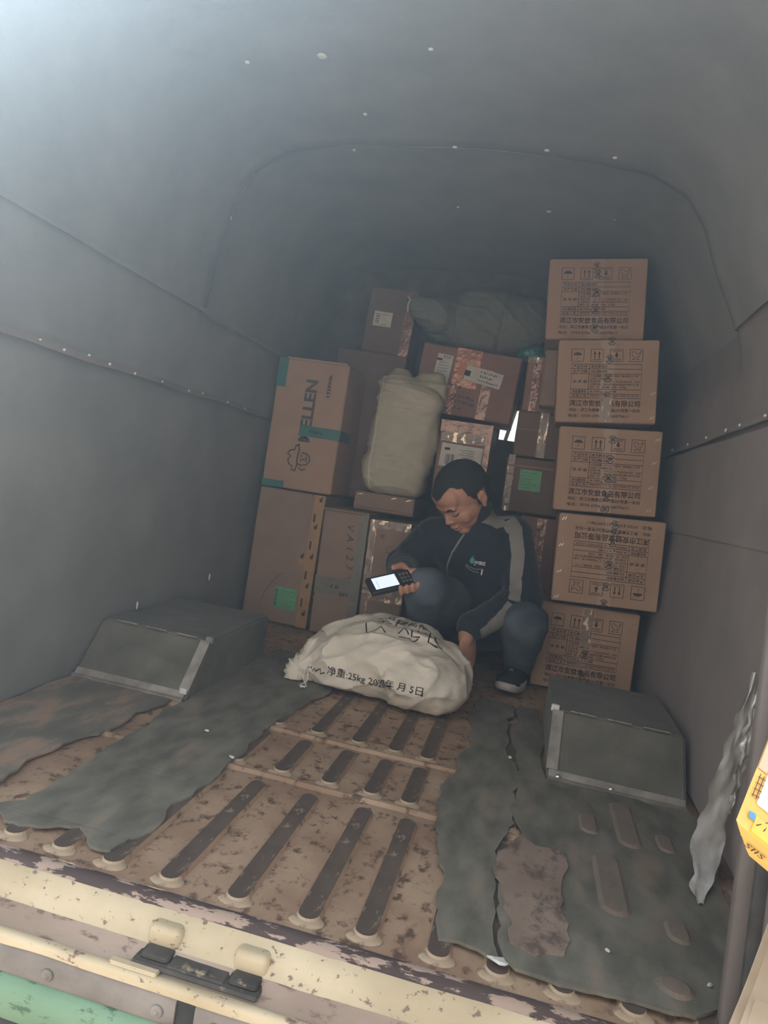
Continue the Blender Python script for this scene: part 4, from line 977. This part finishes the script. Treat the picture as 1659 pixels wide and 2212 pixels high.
mesh('neck_tie', rel(tube([(-.600, 2.925, 1.355), (-.612, 2.900, 1.338), (-.600, 2.898, 1.328), (-.608, 2.898, 1.312), (-.604, 2.900, 1.282)], .004, 6), e), 'cord', e, True)
# ---- teal bag poking out
tb = union([ell((-.100, 3.02, 1.205), .045, .05, .035), ell((-.075, 3.02, 1.19), .04, .05, .028), ell((-.13, 3.03, 1.19), .03, .04, .022)], .006, 6)
tb = displace(tb, lambda v, n: .008 * noise.noise(v * 38))
tag(mesh('plastic_bag', ([Vector((v.x, v.y, max(v.z, 1.168))) for v in tb[0]], tb[1]), 'teal_bag', None, False), 'crumpled teal plastic bag between olive sack and printed stack', 'bag')

# ================================================================ PARCELS OUTSIDE, AT THE RIGHT EDGE
ea = Vector((.41, .91, 0)).normalized(); eb = Vector((.91, -.41, 0)).normalized()
e = tag(empty('wrapped_parcel', (.219, .618, -.62)), 'tall pale kraft paper parcel at the lower right edge', 'parcel')
def kp(a, b, z): return ea * a + eb * b + Vector((0, 0, z))
def kbox(a0, a1, b0, b1, z0, z1, amp=.0, seg=8):
    vf = soft_box(1, 1, 1, 61, 0, 0)
    V = [kp(a0 + (a1 - a0) * (v.x + .5), b0 + (b1 - b0) * v.y, z0 + (z1 - z0) * v.z) for v in vf[0]]
    V = [v + Vector((0, 0, amp * noise.noise(v * 11))) for v in V]
    return V, vf[1]
mesh('paper_wrap', kbox(-.16, .195, 0, .28, 0, .868, .006), 'kraft_paper', e)
mesh('top_fold', kbox(-.15, .19, .008, .024, .866, .874, .003), 'kraft_paper', e)
mesh('top_fold', kbox(-.02, .19, .030, .060, .866, .871, .003), 'kraft_paper', e)
def ktop(vf2, z=.8745): return [kp(v.x, v.y, z + .0) for v in vf2[0]], vf2[1]
mesh('printing', ktop(add(at2(ring2d(0, 0, .011, .002), .105, .052), at2(ring2d(0, 0, .005, .002), .092, .050), *[at2(disc2d(0, 0, .006, .003, 8), .065 - .016 * k, .048 + .001 * k) for k in range(4)])), 'ink', e)
mesh('folded_corner', kbox(-.02, .03, .012, .05, .8735, .8745), 'kraft_paper', e)
pn_ = Vector((.29, -.68, .665)).normalized(); pa_ = Vector((.375, .72, .585)); pa_ = (pa_ - pn_ * pa_.dot(pn_)).normalized(); pb_ = pa_.cross(pn_).normalized()
if pb_.x < 0: pb_ = -pb_
e = tag(empty('parcel_box', (.190, .600, .407)), 'orange printed parcel with a blank white label, right edge', 'parcel')
def ob(a0, a1, b0, b1, n0, n1, tuck=0.0):
    vf = soft_box(1, 1, 1, 63, 0, 0)
    return [pa_ * (a0 + (a1 - a0) * (v.x + .5)) + pb_ * (b0 + (b1 - b0) * v.y + tuck * (1 - v.z) * (1 - v.y)) + pn_ * (n0 + (n1 - n0) * v.z) + Vector((0, 0, .0015 * noise.noise(v * 7))) for v in vf[0]], vf[1]
def of(vf2, n=.0015): return [pa_ * v.x + pb_ * v.y + pn_ * n for v in vf2[0]], vf2[1]
def os_(vf2, a=-.0016): return [pb_ * v.x + pn_ * v.y + pa_ * a for v in vf2[0]], vf2[1]
mesh('box_body', ob(0, .24, 0, .29, -.024, 0, .028), 'orange_pack', e)
mesh('bare_card_panel', of(rect2d(.056, .235, .0005, .0085), .0012), 'kraft_paper', e)
mesh('white_label', ob(.0257, .20, .0092, .16, .0005, .002), 'paper_bright', e)
mesh('clear_tape', ob(.001, .016, .012, .20, -.012, .0016), plain('yellow_glossy_tape', (.85, .52, .05), .12, spec=.8), e)
mesh('grid_print', of(add(*[stroke2d([(.030 + .006 * k, .003), (.032 + .006 * k, .012)], .0007) for k in range(4)], *[stroke2d([(.028, .004 + .003 * k), (.052, .004 + .003 * k)], .0006) for k in range(3)], *[stroke2d([(.006 + .003 * k, .020 + .008 * k), (.014 + .002 * k, .022 + .008 * k)], .0007) for k in range(6)], stroke2d([(.008, .014), (.018, .022), (.012, .034), (.017, .05)], .0008)), .0016), 'ink', e)
mesh('blue_mark', of(add(stroke2d([(.010, .0095), (.016, .0085)], .005)), .0018), plain('blue_print', (.10, .33, .62), .5), e)
mesh('side_print', os_(add(at2(fit_text('SIIS', .016, .0055), .026, -.012), at2(rect2d(-.003, .003, -.004, .004), .046, -.012))), 'ink', e)
# ================================================================ THE MAN
man = tag(empty('person', (-.10, 2.55, .012)), 'crouching person in a navy jacket with grey sleeve stripe looking at a handheld scanner', 'person')
J = {k: Vector(v) for k, v in dict(
    pelvis=(-.085, 2.66, .20), belly=(-.105, 2.60, .28), chest=(-.135, 2.53, .41), neck=(-.170, 2.475, .515), head=(-.222, 2.415, .600),
    shr=(-.300, 2.46, .455), elr=(-.385, 2.47, .335), wrr=(-.345, 2.265, .322),
    shl=(-.050, 2.53, .495), ell=(.028, 2.445, .305), wrl=(-.128, 2.285, .205),
    hipr=(-.175, 2.62, .19), knr=(-.268, 2.235, .310), anr=(-.285, 2.52, .075), tor=(-.295, 2.42, .030),
    hipl=(-.005, 2.64, .19), knl=(.045, 2.335, .245), anl=(.045, 2.51, .085), tol=(.030, 2.425, .030)).items()}
# head axes: facing, his left, crown
yaw, pit, rol = math.radians(40), math.radians(47), math.radians(3)
Fh = Vector((-math.sin(yaw), -math.cos(yaw), 0)); Sl = Vector((math.cos(yaw), -math.sin(yaw), 0))
HF = (Fh * math.cos(pit) - Vector((0, 0, 1)) * math.sin(pit)).normalized(); HU = (Fh * math.sin(pit) + Vector((0, 0, 1)) * math.cos(pit)).normalized()
HS = (Sl * math.cos(rol) + HU * math.sin(rol)).normalized(); HU = HF.cross(HS).normalized() * (1 if HF.cross(HS).dot(HU) > 0 else -1)
HC = J['head']
def hp(f, s, u): return HC + HF * f + HS * s + HU * u
HA = (HF, HS, HU)
def hell(f, s, u, rf, rs, ru, n=20, m=12): return ell(hp(f, s, u), rf, rs, ru, HA, n, m)
head = [hell(-.012, 0, .030, .096, .080, .086), hell(.015, 0, -.015, .076, .067, .085), hell(.026, 0, -.055, .054, .057, .042), hell(.055, 0, -.083, .026, .032, .021),
        hell(.055, 0, .045, .036, .058, .045), hell(.078, 0, .018, .014, .050, .012),                      # forehead, brow ridge
        hell(.050, .035, -.028, .027, .027, .032), hell(.050, -.035, -.028, .027, .027, .032),            # cheeks
        cap(hp(.082, 0, .006), .0068, hp(.096, 0, -.024), .0092), hell(.096, 0, -.028, .0105, .0125, .0085), # nose
        hell(.087, .0125, -.031, .010, .0075, .0065), hell(.087, -.0125, -.031, .010, .0075, .0065),
        hell(.083, 0, -.055, .013, .021, .007), hell(.080, 0, -.066, .012, .019, .0065),                  # lips
        hell(.074, .031, .000, .012, .015, .010), hell(.074, -.031, .000, .012, .015, .010)]              # eyelids
for s in (1, -1):   # ears
    head += [hell(-.012, s * .077, -.008, .017, .007, .026), hell(-.020, s * .083, .000, .010, .005, .024), hell(-.008, s * .079, -.028, .009, .006, .010)]
def hand(wr, d, wax, spread, curl, scale=1.0, thumb=1, tf=(.6, .7, .2), lens=(.072, .080, .076, .060)):
    """palm and five fingers; d = along the hand, wax = towards the little finger, palm faces d x wax"""
    d = Vector(d).normalized(); w = Vector(wax); w = (w - d * w.dot(d)).normalized(); nrm = d.cross(w).normalized()
    wr = Vector(wr); P = []
    pc = wr + d * .048 * scale
    P.append(ell(pc, .046 * scale, .038 * scale, .0145 * scale, (d, w, nrm)))
    P.append(ell(wr + d * .018 * scale, .03 * scale, .029 * scale, .016 * scale, (d, w, nrm)))
    P.append(ell(wr + d * .040 * scale - w * .022 * scale + nrm * .006, .030 * scale, .018 * scale, .016 * scale, (d, w, nrm)))
    for k in range(4):
        o = (k - 1.5) * .0185 * scale
        p = wr + d * (.080 - .004 * abs(k - 1.3)) * scale + w * o
        dd = (d + w * spread * (k - 1.5) * .3).normalized(); L = lens[k] * scale; r = (.0092 - .0006 * (k == 3)) * scale
        for seg, fr in enumerate((.45, .32, .23)):
            a = curl[seg]; dd = (dd * math.cos(a) + nrm * math.sin(a)).normalized()
            q = p + dd * L * fr; P.append(cap(p, r, q, r * .92, 12)); p = q; r *= .92
    tp = wr + d * .022 * scale - w * .026 * scale
    tdir = (d * tf[0] - w * tf[1] * thumb + nrm * tf[2]).normalized(); r = .0115 * scale
    for fr in (.034, .028, .022):
        q = tp + tdir * fr * scale; P.append(cap(tp, r, q, r * .9, 12)); tp = q; r *= .9; tdir = (tdir + d * .45 + nrm * .15).normalized()
    return P
# the scanner in the right hand
PC = Vector((-.372, 2.165, .315))
pn = Vector((.05, -.60, .80)).normalized(); pa = Vector((.80, .50, .30)); pa = (pa - pn * pa.dot(pn)).normalized(); pb = pn.cross(pa).normalized()
def pp(a, b, n): return PC + pa * a + pb * b + pn * n
fore_r = (J['wrr'] - J['elr']).normalized()
grip_end = pp(.062, .0, -.012)
hr = []
palm = pp(.070, .004, -.022)
hr += [ell(palm, .040, .040, .016, (pa, pb, pn)), cap(J['wrr'], .024, palm, .022), ell(pp(.085, .022, -.008), .024, .016, .018, (pa, pb, pn))]
for k, a in enumerate((.030, .049, .068, .086)):      # fingers pass underneath and close round the near edge
    r = .0088; q0, q1, q2, q3 = pp(a, .022, -.020), pp(a - .004, -.022, -.021), pp(a - .007, -.043, -.010), pp(a - .009, -.043 + (.004 if k else .006), .008)
    hr += [cap(q0, r, q1, r, 12), cap(q1, r, q2, r * .95, 12), cap(q2, r * .95, q3, r * .85, 12)]
q0, q1, q2 = pp(.078, .036, -.006), pp(.058, .047, .010), pp(.028, .040, .017)     # thumb along the far edge, over the top
hr += [cap(q0, .0125, q1, .0115, 12), cap(q1, .0112, q2, .0090, 12)]
hl = hand(J['wrl'] + Vector((.004, -.012, -.012)), (.12, -.22, -1), (-.55, -.75, .15), .22, (.12, .30, .25), .98, 1, (.75, .55, .25))
body_parts = head + hr + hl + [
    cap(J['neck'] + Vector((.02, .02, -.03)), .060, HC + HU * -.05 + HF * -.03, .052), cap(J['pelvis'], .115, J['chest'], .105), ell(J['chest'], .13, .085, .10),
    cap(J['shr'], .040, J['elr'], .034), cap(J['elr'], .034, J['wrr'], .024), cap(J['shl'], .042, J['ell'], .034), cap(J['ell'], .034, J['wrl'], .025), cap(J['wrl'], .025, J['wrl'] + Vector((.002, -.02, -.03)), .024),
    cap(J['chest'], .09, J['shr'], .045), cap(J['chest'], .09, J['shl'], .045), cap(J['chest'], .08, J['neck'], .062),
    cap(J['hipr'], .075, J['knr'], .048), cap(J['knr'], .046, J['anr'], .034), cap(J['hipl'], .075, J['knl'], .048), cap(J['knl'], .046, J['anl'], .034),
    cap(J['anr'], .032, J['tor'], .022), cap(J['anl'], .032, J['tol'], .022)]
bv = union(body_parts, .0030, 7, .5)
def face_wr(v, n):
    p = v - HC; f, s, u = p.dot(HF), p.dot(HS), p.dot(HU); k = 0.0
    if f > .03 and -.11 < u < .08:
        for q in (1, -1): k -= .0045 * math.exp(-(((s - q * .031) / .014) ** 2 + ((u + .006) / .007) ** 2))    # under the lids
        k -= .0035 * math.exp(-((s / .022) ** 2 + ((u + .0605) / .0018) ** 2))                                # mouth line
        for q in (1, -1): k -= .0020 * math.exp(-(((s - q * .032 - .25 * q * (u + .04)) / .003) ** 2)) * (1 if -.07 < u < -.035 else 0)   # smile folds
    for q in (1, -1): k -= .004 * math.exp(-(((f + .010) / .007) ** 2 + ((u + .006) / .010) ** 2)) if s * q > .074 else 0
    return k
bv = displace(bv, face_wr)
mesh('body', rel(bv, man), 'skin', man, True)['label'] = 'face, neck and bare hands'
TB = bvh(bv)
# hair: close-cropped cap grown from the scalp
def is_hair(v):
    p = v - HC; f, s, u = p.dot(HF), p.dot(HS), p.dot(HU); a = abs(s)
    if u < -.075 or p.length > .135: return False
    # hairline across the forehead, receding at the temples
    lim = .064 + (.016 * math.exp(-((a - .038) / .016) ** 2)) - .006 * math.exp(-(a / .016) ** 2)
    if f > .030: return u > lim
    if f > .006: return u > -.002 + (f - .006) * 1.6 if f < .024 else u > .032
    if f > -.034 and a > .060: return u > .020 if f < .000 else u > -.020
    return u > -.060
ns_ = normals(bv); keep = [is_hair(v) for v in bv[0]]
F_ = [f for f in bv[1] if all(keep[i] for i in f)]
idx = sorted({i for f in F_ for i in f}); mp_ = {i: k for k, i in enumerate(idx)}
hv = [bv[0][i] + ns_[i] * (.0038 + .0012 * noise.noise(bv[0][i] * 220)) for i in idx]
mesh('hair', rel((hv, [tuple(mp_[i] for i in f) for f in F_]), man), 'hair', man, True)
for s in (1, -1):
    mesh('eyebrow', rel(ribbon_on(TB, [hp(.085, s * .014, .016), hp(.086, s * .028, .020), hp(.075, s * .046, .016)], .0062, .0012), man), 'hair', man, True)
    mesh('eyelash', rel(ribbon_on(TB, [hp(.08, s * .018, -.008), hp(.082, s * .031, -.011), hp(.072, s * .044, -.007)], .0034, .0012), man), 'hair', man, True)
mesh('lips', rel(ribbon_on(TB, [hp(.09, .020, -.059), hp(.095, 0, -.0615), hp(.09, -.020, -.059)], .0075, .0008), man), plain('lip', (.36, .15, .12), .5), man, True)

# ---- jacket
jk = [cap(J['pelvis'] + Vector((0, -.03, .03)), .150, J['belly'], .148), cap(J['belly'], .148, J['chest'], .130), ell(J['chest'] + Vector((-.01, -.01, .01)), .165, .115, .12), ell(J['belly'] + Vector((-.03, -.06, -.02)), .13, .10, .10),
      cap(J['chest'] + Vector((0, 0, .04)), .095, J['shr'], .066), cap(J['chest'] + Vector((0, 0, .04)), .10, J['shl'], .072), cap(J['chest'] + Vector((0, 0, .04)), .09, J['neck'] + Vector((.005, .005, .0)), .068),
      cap(J['shr'], .066, J['elr'], .058), cap(J['elr'], .058, J['wrr'] + (J['elr'] - J['wrr']) * .06, .040),
      cap(J['shl'], .072, J['ell'], .060), cap(J['ell'], .060, J['wrl'] + (J['ell'] - J['wrl']) * .05, .042), cap(J['neck'], .066, J['neck'] + Vector((-.012, -.012, .030)), .064)]
jv = union(jk, .0055, 8)
def cloth_wr(v, n):
    w = .0030 * noise.noise(v * 17)
    for a, b in (('shl', 'ell'), ('ell', 'wrl'), ('elr', 'wrr'), ('shr', 'elr')):
        A, B = J[a], J[b]; d = B - A; t = max(0, min(1, (v - A).dot(d) / d.length_squared)); r = (v - (A + d * t)).length
        if r < .085:
            e0 = min(abs(t - 0), abs(t - 1)); w += .0055 * max(0, 1 - e0 / .35) * noise.noise(Vector((t * 13, v.x * 10, v.z * 10 + len(a)))) + .0022 * noise.noise(Vector((t * 22, v.x * 7, 4)))
    w += .0035 * (1 - 2 * abs(noise.noise(Vector((v.x * 7 + v.z * 9, v.y * 6, v.z * 5))))) * (1 if v.z < .42 else .3)
    return w
jv = displace(jv, cloth_wr)
jo = mesh('jacket', rel(jv, man), 'navy', man, True); TJ = bvh(jv)
# collar ring standing round the neck
cz = J['neck'] + Vector((-.022, -.022, .048)); cu = (J['head'] - J['neck']).normalized()
ca, cb, _ = frame_of(cu); V, F = [], []
for k in range(33):
    a = 2 * math.pi * k / 32
    for j, (r, hgt) in enumerate(((.068, -.02), (.066, .012), (.062, .030), (.057, .030), (.056, -.01))):
        V.append(cz + (ca * math.cos(a) * r * 1.06 + cb * math.sin(a) * r) + cu * (hgt * (1 - .25 * math.cos(a - 4.0))))
for k in range(32):
    for j in range(4): i = k * 5 + j; F.append((i, i + 5, i + 6, i + 1))
mesh('collar', rel((V, F), man), 'navy', jo, True).location = (0, 0, 0)
def onto(tree, pts, d=(0, 1, 0)):
    out = []
    for p in pts:
        co, no, _, _ = tree.ray_cast(Vector(p) - Vector(d) * .5, Vector(d)); out.append(co if co is not None else Vector(p))
    return out
# grey stripe over the shoulder and down the sleeve, in two panels
sp = [(-.118, 0, .578), (-.074, 0, .553), (-.036, 0, .515), (-.016, 0, .444), (-.009, 0, .370), (-.002, 0, .305)]
mesh('sleeve_stripe', rel(ribbon_on(TJ, onto(TJ, [(x, 2.3, z) for x, y, z in sp]), [.062, .056, .046, .042, .040], .003), man), 'jgrey', jo, True)
sp2 = [(-.004, 0, .292), (-.024, 0, .258), (-.056, 0, .222), (-.084, 0, .192)]
mesh('sleeve_stripe', rel(ribbon_on(TJ, onto(TJ, [(x, 2.3, z) for x, y, z in sp2]), [.044, .048, .050], .003), man), 'jgrey', jo, True)
zp = [(-.197, 2.30, .482), (-.212, 2.30, .450), (-.226, 2.30, .415), (-.234, 2.30, .375), (-.230, 2.30, .335), (-.218, 2.30, .300)]
mesh('zip_piping', rel(ribbon_on(TJ, onto(TJ, zp), [.006, .007, .006, .0055, .004], .003), man), 'zip', jo, True)
def chest_mark(vf2, x, z, rot=0): return project_text(at2(vf2, 0, 0, rot), TJ, (x, 2.2, z), (1, 0, .06), (-.06, 0, 1), (0, 1, 0), .003, .01)
mesh('logo_emblem', rel(chest_mark(add(disc2d(0, 0, .0085, .010, 9), stroke2d([(-.004, .010), (.002, .015)], .003)), -.155, .402, -.05), man), 'logo_teal', jo)
mesh('logo_text', rel(chest_mark(add(at2(fit_text('中国区', .034, .0115, .02), 0, 0, -.05), disc2d(-.017, -.007, .002, .002, 8)), -.129, .399), man), 'logo_white', jo)
pz = [[(-.026, .006), (-.012, .0), (.008, -.005), (.028, -.002)], [(-.026, .003), (-.016, -.006), (.004, -.014), (.018, -.014)]]
mesh('pocket_zip', rel(chest_mark(add(*[stroke2d(s, .0032) for s in pz]), -.148, .382), man), 'zip', jo)
mesh('zip_pull', rel(chest_mark(add(stroke2d([(.028, -.003), (.0265, -.022)], .0045)), -.148, .382), man), 'logo_white', jo)

# ---- jeans
je = [cap(J['pelvis'], .125, J['pelvis'] + Vector((0, -.05, .02)), .12), cap(J['hipr'], .098, J['knr'], .066), cap(J['knr'], .066, J['anr'] + Vector((0, -.005, .008)), .050), cap(J['hipl'], .098, J['knl'], .068), cap(J['knl'], .068, J['anl'] + Vector((0, -.005, .008)), .052),
      cap(J['hipl'], .09, J['hipr'], .09), ell(J['pelvis'] + Vector((0, .02, -.03)), .13, .10, .09)]
dv = union(je, .0065, 8)
dv = displace(dv, lambda v, n: .0040 * noise.noise(v * 15) + .0045 * (1 - 2 * abs(noise.noise(Vector((v.x * 10, v.y * 8 + v.z * 14, v.z * 9))))))
dv = ([Vector((v.x, v.y, max(v.z, .04))) for v in dv[0]], dv[1])
mesh('jeans', rel(dv, man), 'denim', man, True)
TD = bvh(dv)
# ---- shoes
def shoe(an, to, nm):
    d = Vector((to.x - an.x, to.y - an.y, 0)).normalized(); s = Vector((-d.y, d.x, 0)); c = Vector((an.x, an.y, 0))
    up = [ell(c + d * .055 + Vector((0, 0, .048)), .105, .042, .036, (d, s, Vector((0, 0, 1)))), ell(c + d * -.01 + Vector((0, 0, .070)), .050, .038, .050, (d, s, Vector((0, 0, 1)))), ell(c + d * .125 + Vector((0, 0, .044)), .042, .041, .030, (d, s, Vector((0, 0, 1))))]
    so = mesh(nm, rel(union(up, .005, 5), man), 'shoe', man, True)
    n = 36; V, F = [], []
    for z, k in ((.013, .94), (.020, 1.02), (.034, 1.03), (.040, .99)):
        for i in range(n):
            a = 2 * math.pi * i / n; x = math.cos(a); y = math.sin(a)
            V.append(c + d * (.058 + x * .118 * k) + s * (y * (.046 + .004 * x) * k * (1 - .15 * max(0, -x))) + Vector((0, 0, z + .010 * max(0, x) ** 3)))
    for j in range(3):
        for i in range(n): F.append((j * n + i, j * n + (i + 1) % n, (j + 1) * n + (i + 1) % n, (j + 1) * n + i))
    F += [tuple(range(n))[::-1], tuple(range(3 * n, 4 * n))]
    mesh('sole', rel((V, F), man), 'sole', so, True)
    T = bvh(([v for v in [Vector(q.co) + man.location for q in so.data.vertices]], [tuple(p.vertices) for p in so.data.polygons]))
    mesh('shoe_mark', rel(project_text(stroke2d([(.006, .008), (-.006, .002), (.006, -.006)], .004), T, c + d * .11 + Vector((0, 0, .3)), (1, 0, 0), (0, 1, 0), (0, 0, -1), .002), man), 'logo_white', so)
    return so
shoe(J['anl'], J['tol'], 'shoe'); shoe(J['anr'], J['tor'], 'shoe')
# ---- handheld scanner
ph = tag(empty('handheld_scanner', PC), 'black handheld scanner with a lit white screen held in the right hand', 'phone')
R3 = Matrix((pa, pb, pn)).transposed().to_4x4()
def PB(x0, x1, y0, y1, z0, z1, b=.0, s=2): return xf(box(x0, x1, y0, y1, z0, z1, b, s), R3)
mesh('case', PB(-.066, .075, -.034, .034, -.012, .006, .006, 3), 'black_plastic', ph, True)
mesh('grip', PB(.030, .070, -.030, .030, -.022, -.010, .005, 2), 'black_plastic', ph, True)
sc_ = mesh('screen', PB(-.050, .024, -.023, .023, .006, .0072), 'screen', ph); sc_['label'] = 'glowing white screen'
mesh('screen_bar', PB(-.040, -.038, -.020, .010, .0072, .0076), 'screen_ui', sc_)
for i in range(3):
    for k in range(3): mesh('key', PB(.036 + .011 * i, .044 + .011 * i, -.020 + .015 * k, -.010 + .015 * k, .006, .008, .001, 1), 'seal', ph)

# ================================================================ HAZE volume added to stand in for veiling glare in the lens
if HAZE > 0:
    hm = bpy.data.materials.new('lens_veil_haze'); hm.use_nodes = True; hn = hm.node_tree.nodes; hl_ = hm.node_tree.links
    hn.remove(hn['Principled BSDF']); vs = hn.new('ShaderNodeVolumeScatter'); vs.inputs['Color'].default_value = (.55, .77, 1.0, 1)
    vs.inputs['Density'].default_value = HAZE; vs.inputs['Anisotropy'].default_value = HAZE_G
    hl_.new(vs.outputs['Volume'], hn['Material Output'].inputs['Volume'])
    hz = mesh('haze', box(-2.0, 2.0, -1.3, 3.42, -.64, 1.95), hm)
    hz['kind'] = 'stuff'; hz['label'] = 'thin haze volume added to imitate lens veiling glare'; hz['category'] = 'haze'
